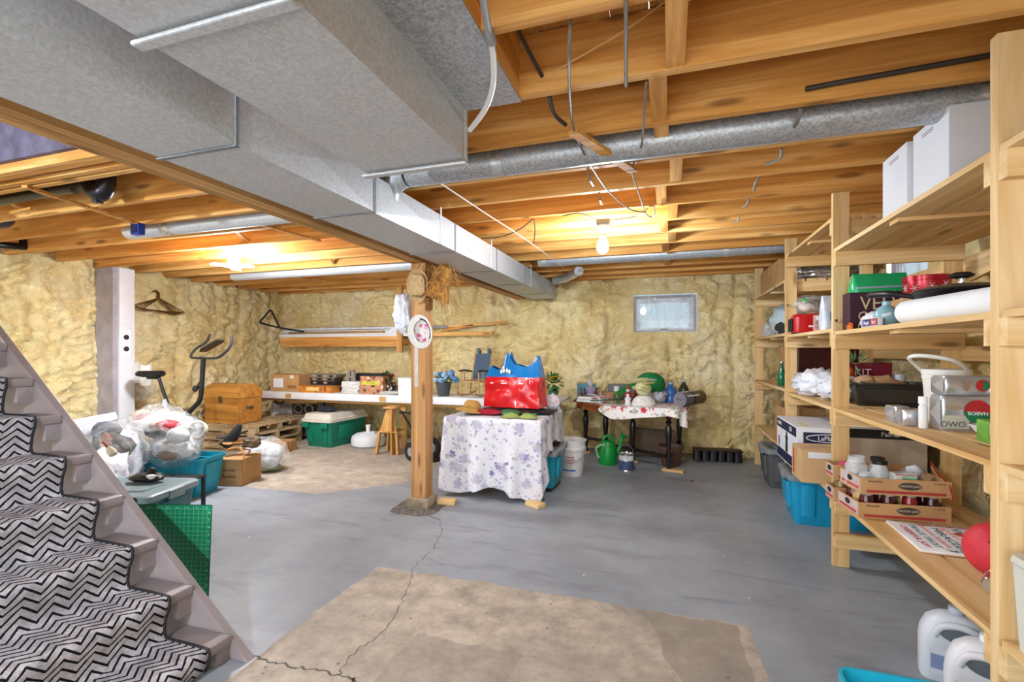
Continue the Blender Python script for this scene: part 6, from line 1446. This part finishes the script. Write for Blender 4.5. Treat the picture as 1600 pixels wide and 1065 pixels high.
# --- bottom shelf (.45)
Z4 = .45 + E_
TRY = plain('c79a68', .75, var=.08)
def jar(t_name, label, loc, r, h, juice, group, lidc=CHROME):
    t = thing(t_name, label, 'jar', loc, 0, group)
    MB().lathe([(r*.9, 0), (r, .008), (r, h*.72), (r*.8, h*.85), (r*.8, h*.88)], 16).build('glass', juice, t); MB().lathe([(r*.86, h*.88), (r*.88, h*.89), (r*.88, h*.985), (r*.8, h)], 16).build('lid', lidc, t); return t
def jar_tray(label, loc, w, d, h, rz):
    t = thing('jar_tray', label, 'tray', loc, rz, 'printed cardboard jar trays')
    MB().box(-w/2, w/2, -d/2, d/2, 0, .004).build('bottom', TRY, t, smooth=False)
    for nm, q in (('front_side', (-w/2, w/2, -d/2, -d/2+.004, .0045, h)), ('back_side', (-w/2, w/2, d/2-.004, d/2, .0045, h)), ('end_side', (-w/2, -w/2+.004, -d/2+.004, d/2-.004, .0045, h)), ('end_side', (w/2-.004, w/2, -d/2+.004, d/2-.004, .0045, h))): MB().box(*q).build(nm, TRY, t, smooth=False)
    disc(t, (.02, -d/2 - .001, h*.6), .055, .02, plain('4a4038', .6), 'logo_oval'); 
    label_q(t, -w*.44, w*.44, h*.10, h*.27, -d/2 - .0003, plain('b8403c', .6), 'red_band'); text('Bernardin', .016, plain('6a4a34', .7), t, (-w*.34, -d/2 - .002, h*.82)); text('MASON JARS', .017, plain('d9c9b0', .6), t, (.02, -d/2 - .0022, h*.6)); text('12 - 500 mL', .011, plain('6a4a34', .7), t, (w*.37, -d/2 - .002, h*.82))
    label_q(t, -d*.45, d*.45, h*.15, h*.92, -w/2 - .0003, plain('c3b2ac', .7), 'end_print', '-x'); label_q(t, -d*.4, d*.4, h*.22, h*.38, -w/2 - .0015, plain('c4423c', .6), 'end_band', '-x')
    m = MB().add([(-w/2 - .002, .03 * math.cos(a), h*.68 + .016 * math.sin(a)) for a in [2*PI*i/16 for i in range(16)]], [tuple(range(16))]); m.build('hand_hole', plain('2a2018', .8), t, smooth=False)
    return t
TR = R(6); tc_ = Vector((1.18, 3.20, 0))
rot = lambda x, y: tc_ + Vector((x * math.cos(TR) - y * math.sin(TR), x * math.sin(TR) + y * math.cos(TR), 0))
jar_tray('lower printed jar tray full of preserves on the bottom shelf', (tc_.x, tc_.y, Z4), .43, .25, .085, TR)
JU = [plain('4a0f14', .1, var=.1, coat=.6), plain('3a0c12', .1, var=.1, coat=.6), plain('8a1418', .1, var=.1, coat=.6), plain('2c0a10', .1, var=.1, coat=.6)]
JN = ['first', 'second', 'third', 'fourth']
for j in range(3):
    for i in range(4):
        p = rot(-.155 + i * .103, -.075 + j * .075); p.z = Z4 + .0045
        jar('preserve_jar', JN[i] + ' jar from the left in the ' + ['front', 'middle', 'back'][j] + ' row of the lower tray', p, .035, .128, JU[(i + j) % 4] if j == 0 else plain('c9a06a' if (i + j) % 2 else '5a1a16', .12, coat=.5), 'jars of preserves in the lower tray')
ZU = Z4 + .134
jar_tray('upper printed jar tray of empty jars and boxes', (tc_.x + .005, tc_.y - .005, ZU), .42, .25, .085, TR)
def glassjar(label, p, r, h, lid=None, tilt=None):
    t = thing('glass_jar', label, 'jar', p); M = tilt or Matrix.Identity(4)
    MB().lathe([(r*.8, 0), (r, .01), (r, h*.68), (r*.72, h*.82), (r*.72, h*.93), (r*.78, h*.94), (r*.78, h), (r*.68, h), (r*.68, h*.85), (r*.94, h*.66), (r*.94, .015)], 20, M).build('glass', GLASS, t)
    if lid: MB().lathe([(r*.82, h*.94), (r*.82, h*1.06), (r*.7, h*1.08)], 20, M).build('lid', lid, t)
    else: MB().lathe([(r*.74, h*.80), (r*.79, h*.82), (r*.74, h*.84)], 20, M, cap=False).build('screw_ring', plain('dfe5e4', .1), t)
    return t
p = rot(-.155, .04); p.z = ZU + .005; glassjar('large empty glass jar at the left of the upper tray', p, .056, .165)
p = rot(-.075, -.04); p.z = ZU + .005; glassjar('empty glass jar with a black lid in the upper tray', p, .045, .15, BLACK)
p = rot(-.04, .055); p.z = ZU + .005; glassjar('second glass jar with a black lid behind the first', p, .042, .15, BLACK)
p = rot(-.16, -.068); p.z = ZU + .005; glassjar('small glass jar in the front left corner of the upper tray', p, .034, .10)
p = rot(.02, -.075); t = carton('lid_box', 'white and green box of jar lids in the upper tray', (p.x, p.y, ZU + .005), .105, .06, .105, plain('dfe3e0', .5), TR, tape=False); label_q(t, -.02, .05, .05, .095, -.0305, plain('8fc4a4', .5), 'print'); text('WIDEMOUTH', .013, plain('2a6a4a', .6), t, (.014, -.032, .075)); text('LIDS', .013, plain('2a4a6a', .6), t, (.014, -.032, .06)); label_q(t, -.0522, .0522, .098, .102, -.0305, RED, 'red_line')
p = rot(.135, -.065); t = carton('lid_box', 'pink and white box of jar lids beside the plastic bag', (p.x, p.y, ZU + .005), .12, .07, .055, plain('d8a9ac', .5, var=.1), TR, tape=False); label_q(t, -.03, .05, .02, .045, -.0355, WHITE)
p = rot(.12, .03); bag('clear_bag', 'clear bag of lids standing in the upper tray', (p.x, p.y, ZU + .005), (.065, .045, .065), 97, CLEAR, [('c98a8a', (0, 0, .05), (.045, .03, .04)), ('d9dde0', (.01, 0, .1), (.04, .03, .03))], knot=False, sub=3)
t = thing('red_flap', 'orange-red cardboard flap leaning at the right end of the upper tray', 'cardboard', (tc_.x + .225, tc_.y - .02, ZU)); MB().bar((.0, -.10, .02), (.01, .13, .11), .003, .09, up=(-.3, 0, 1)).build('sheet', plain('b8402a', .6), t, smooth=False); MB().bar((-.006, -.09, .015), (.004, .12, .10), .003, .06, up=(-.3, 0, 1)).build('lining', CARDL, t, smooth=False)
for k in (0, 1):
    z = Z4 + k * .134; jar_tray(['lower', 'upper'][k] + ' jar tray wedged between the first stack and the middle post', (1.155, 3.416, z), .43, .13, .085, R(3))
    for i in range(4):
        for j in range(1):
            if k == 0: jar('preserve_jar', JN[i] + ' jar from the left in the wedged lower tray', (1.0 + i * .103, 3.408 + i * .005, z + .0045), .035, .128, plain('8a6a3a', .12, coat=.5), 'jars in the wedged tray')
bag('pink_bag', 'pink plastic wrap in the upper wedged tray', (1.03, 3.41, Z4 + .1395), (.06, .042, .05), 99, plain('d0506a', .25, var=.15), [], knot=False, sub=3)
# framed word sign
t = thing('word_sign', 'white board of red and teal holiday words lying on the bottom shelf', 'sign', (1.325, 2.80, Z4 + .001), R(-2))
MB().box(-.245, .245, -.20, .20, 0, .014).build('board', plain('e9e9ea', .5), t, bevel=.002); MB().box(-.246, .246, -.201, .201, -.0, .004).build('backing', CARDL, t, smooth=False)
cols = [plain('b8324a', .6), plain('2f7a80', .6), plain('d9868a', .6), plain('2a5560', .6), plain('c9503f', .6)]
words = [('CHEERFUL JOY', 0), ('PEACE TRUST', 1), ('believe believe', 2), ('MIRACLES', 3), ('gather', 2), ('WINTER', 1), ('snowflake', 4), ('WONDER', 3), ('SLEIGH', 0), ('star light', 1)]
for i, (w_, c) in enumerate(words):
    o = text(w_, .046 if len(w_) < 9 else .036, cols[c], t, (-.20 + i * .044, 0.01 * ((i % 3) - 1), .0146), '+z', R(-90), name='lettering')
    L = max(v.co.x for v in o.data.vertices) - min(v.co.x for v in o.data.vertices); o.scale = (.30 / L, 1, 1)
text('HO HO HO HO NOEL', .026, cols[0], t, (0, .18, .0146), '+z', R(180)); text('WINTER', .034, cols[3], t, (0, -.175, .0146), '+z', R(180), sx=2.2)
disc_o = MB().add([(.02 + .035 * math.cos(2*PI*i/20), .07 + .03 * math.sin(2*PI*i/20), .0155) for i in range(20)], [tuple(range(20))]).build('red_medallion', cols[4], t, smooth=False)
MB().box(.06, .12, -.12, -.07, .0145, .0155).build('red_block', cols[4], t, smooth=False)
t = thing('rubber_ball', 'red rubber ball on the bottom shelf beside the front post', 'ball', (1.245, 2.41, Z4 + .109))
V_, F_ = ico(4); MB().add([v * .108 for v in V_], F_).build('ball_skin', plain('cf3440', .55, var=.04, scale=60, bump=.15), t, ang=180)
MB().lathe([(.006, 0), (.004, .002)], 10, Matrix.Translation((-.062, -.07, .0525)) @ Vector((0, 0, 1)).rotation_difference(Vector((-.062, -.07, .0525))).to_matrix().to_4x4()).build('valve', plain('8a1a24', .6), t)
t = thing('metal_cup', 'shiny steel cup lying on the bottom shelf front', 'cup', (1.135, 2.23, Z4 + .034), R(-35)); MB().lathe([(.028, 0), (.033, .006), (.034, .09), (.036, .092), (.03, .092), (.028, .01)], 20, Matrix.Rotation(R(-90), 4, 'X')).build('cup', plain('d0d4d8', .12, .95, var=.03), t); MB().lathe([(.0345, .02), (.0345, .03)], 20, Matrix.Rotation(R(-90), 4, 'X'), cap=False).build('band', CHROME, t)
# near bay: cream bin
t = thing('cream_bin', 'cream plastic bin on the bottom shelf right of the front post', 'bin', (1.205, 1.645, Z4)); MB().loft([(.40, .43, .02, 0), (.41, .44, .03, .03), (.43, .455, .03, .25), (.435, .46, .03, .26), (.41, .43, .03, .265)], 6).build('bin_body', plain('dcdccf', .4, var=.03), t); MB().loft([(.44, .462, .03, .2655), (.43, .455, .03, .285)], 6).build('lid', plain('d3d3c6', .4, var=.03), t)
# bottom shelf middle bay
Z4b = .46 + E_
WB = plain('e3e5ea', .5, var=.02)
t = cartonX('shredder_box', 'white printed appliance box with navy bands jutting from the bottom shelf', .90, 1.32, 4.02, 4.70, Z4b, .335, WB, tape=False)
w_, d_ = .42, .68
label_q(t, -d_*.48, d_*.48, .255, .325, -w_/2 - .0005, NAVY, 'navy_band', '-x'); label_q(t, -d_*.48, d_*.48, .01, .085, -w_/2 - .0005, NAVY, 'navy_band', '-x')
MB().lathe([(.035, 0), (.04, .02), (.03, .10), (.045, .105), (.04, .125), (.022, .13), (.025, .16)], 14, Matrix.Translation((-w_/2 - .0015, -.02, .09)) @ Matrix.Diagonal((.02, 1, 1, 1))).build('product_print', BLACK, t); MB().lathe([(.02, 0), (.02, .08)], 10, Matrix.Translation((-w_/2 - .0015, .25, .10)) @ Matrix.Diagonal((.02, 1, 1, 1))).build('product_print', DGREY, t)
text('MODEL', .04, PALEW, t, (-w_/2 - .002, .22, .29), '-x'); text('150', .05, PALEW, t, (-w_/2 - .002, -.15, .29), '-x')
label_q(t, -w_*.40, w_*.46, .22, .30, -d_/2 - .0005, NAVY, 'navy_band'); text('LaPlante', .045, PALEW, t, (0, -d_/2 - .002, .258))
MB().tube([(.15 * math.cos(a) , -d_/2 - .002, .259 + .028 * math.sin(a)) for a in [2*PI*i/24 for i in range(24)]], .003, 5, closed=True).build('logo_ring', PALEW, t)
for z in (.19, .17, .15): label_q(t, -w_*.36, w_*.36, z, z + .006, -d_/2 - .0005, plain('6a7084', .6), 'print_line')
label_q(t, -w_*.42, -w_*.40, .08, .22, -d_/2 - .0005, NAVY, 'navy_edge')
for y in (-.14, -.24): MB().lathe([(.026, 0), (.026, .0015)], 16, Matrix.Translation((-.14, y, .3355))).build('yellow_sticker', plain('d9d24a', .5), t)
t = cartonX('cardboard_box', 'small tan carton with a white label overhanging the bottom shelf', .86, 1.10, 3.72, 3.98, Z4b, .225, CARDL); label_q(t, -.08, .09, .17, .21, -.1305, WHITE); label_q(t, .06, .09, .02, .2, -.1205, RED, 'red_tape', '-x')
t = cartonX('large_printed_box', 'wide box with a black lettered band behind the jar trays', 1.16, 1.60, 3.80, 4.12, Z4b, .40, plain('b9a690', .6), tape=False); label_q(t, -.22, .22, .31, .37, -.1605, BLACK, 'black_band'); text('Falner', .045, PALEW, t, (.02, -.162, .34)); label_q(t, -.22, .22, .372, .396, -.1605, plain('c9ccd4', .5), 'grey_band')
t = cartonX('grey_box', 'grey flat box and dark bag behind the white appliance box', 1.34, 1.6, 4.25, 4.72, Z4b, .42, plain('7f868e', .5), tape=False)
# far bay bottom shelf
t = cartonX('cardboard_box', 'open brown carton with a red emblem on the far bottom shelf', 1.0, 1.34, 4.98, 5.32, .48 + E_, .36, CARD, open_=True)
disc(t, (-.02, -.1715, .2), .055, .05, plain('a02a34', .6), 'red_emblem'); disc(t, (-.02, -.1725, .19), .03, .03, CARD, 'emblem_hole'); label_q(t, .07, .11, .19, .215, -.1705, plain('4a3a34', .6), 'print')
# floor under the shelves
tote('storage_tote', 'bright teal tote with a grey lid under the middle bay', (1.20, 4.46, 0), .58, .46, .37, plain('1794bd', .35, var=.05), plain('7f8489', .4, var=.05), R(-2))
tote('storage_tote', 'dark grey tote with a grey lid under the farthest bay', (1.19, 5.50, 0), .54, .42, .37, plain('55585a', .4, var=.05), plain('83888c', .4, var=.05))
# open teal tote in the foreground, jugs under the near shelf
t = tote('storage_tote', 'open bright teal tote at the bottom edge of the picture', (.76, 1.61, 0), .46, .52, .30, plain('18a7c4', .35, var=.04), TEAL, 0, lid=False)
def jug(label, loc, rz, mat, cap, h=.27):
    t = thing('detergent_jug', label, 'jug', loc, rz)
    MB().loft([(.23, .13, .03, 0), (.245, .14, .045, .012), (.245, .14, .05, h*.55), (.235, .135, .05, h*.7), (.20, .12, .045, h*.86), (.14, .09, .04, h*.96), (.08, .06, .028, h)], 6).build('jug_body', mat, t)
    P = [(.062 * math.cos(a) + .005, -.064, h*.76 + .03 * math.sin(a)) for a in [2*PI*i/20 for i in range(20)]]
    MB().add(P + [(x, -.0685, z) for x, y, z in P], [tuple(range(20, 40))] + [(i, (i+1) % 20, 20 + (i+1) % 20, 20 + i) for i in range(20)]).build('grip_recess', plain('5f666e', .6), t, smooth=False)
    MB().tube(curve([Vector((-.075, -.066, h*.70)), Vector((-.05, -.072, h*.86)), Vector((.01, -.07, h*.91)), Vector((.065, -.072, h*.85)), Vector((.085, -.066, h*.70))]), .014, 10).build('handle', mat, t)
    MB().lathe([(.024, 0), (.026, .004), (.026, .024), (.02, .028)], 18, Matrix.Translation((-.0, .01, h))).build('cap', cap, t)
    MB().box(-.09, .09, -.0715, -.0705, h*.12, h*.5).build('label_panel', plain('d3d8de', .4), t, smooth=False); MB().box(-.085, -.03, -.0727, -.0717, h*.2, h*.42).build('label_print', plain('7f92b8', .5), t, smooth=False)
    return t
jug('grey white detergent jug with a grip handle under the bottom shelf', (1.13, 2.45, 0), R(-20), plain('ccd2d8', .35, var=.03), plain('b5bcc4', .4))
jug('plain white jug in front of the grey white one', (1.11, 2.20, 0), R(-30), plain('e3e3e6', .3, var=.02), WHITE, .29)
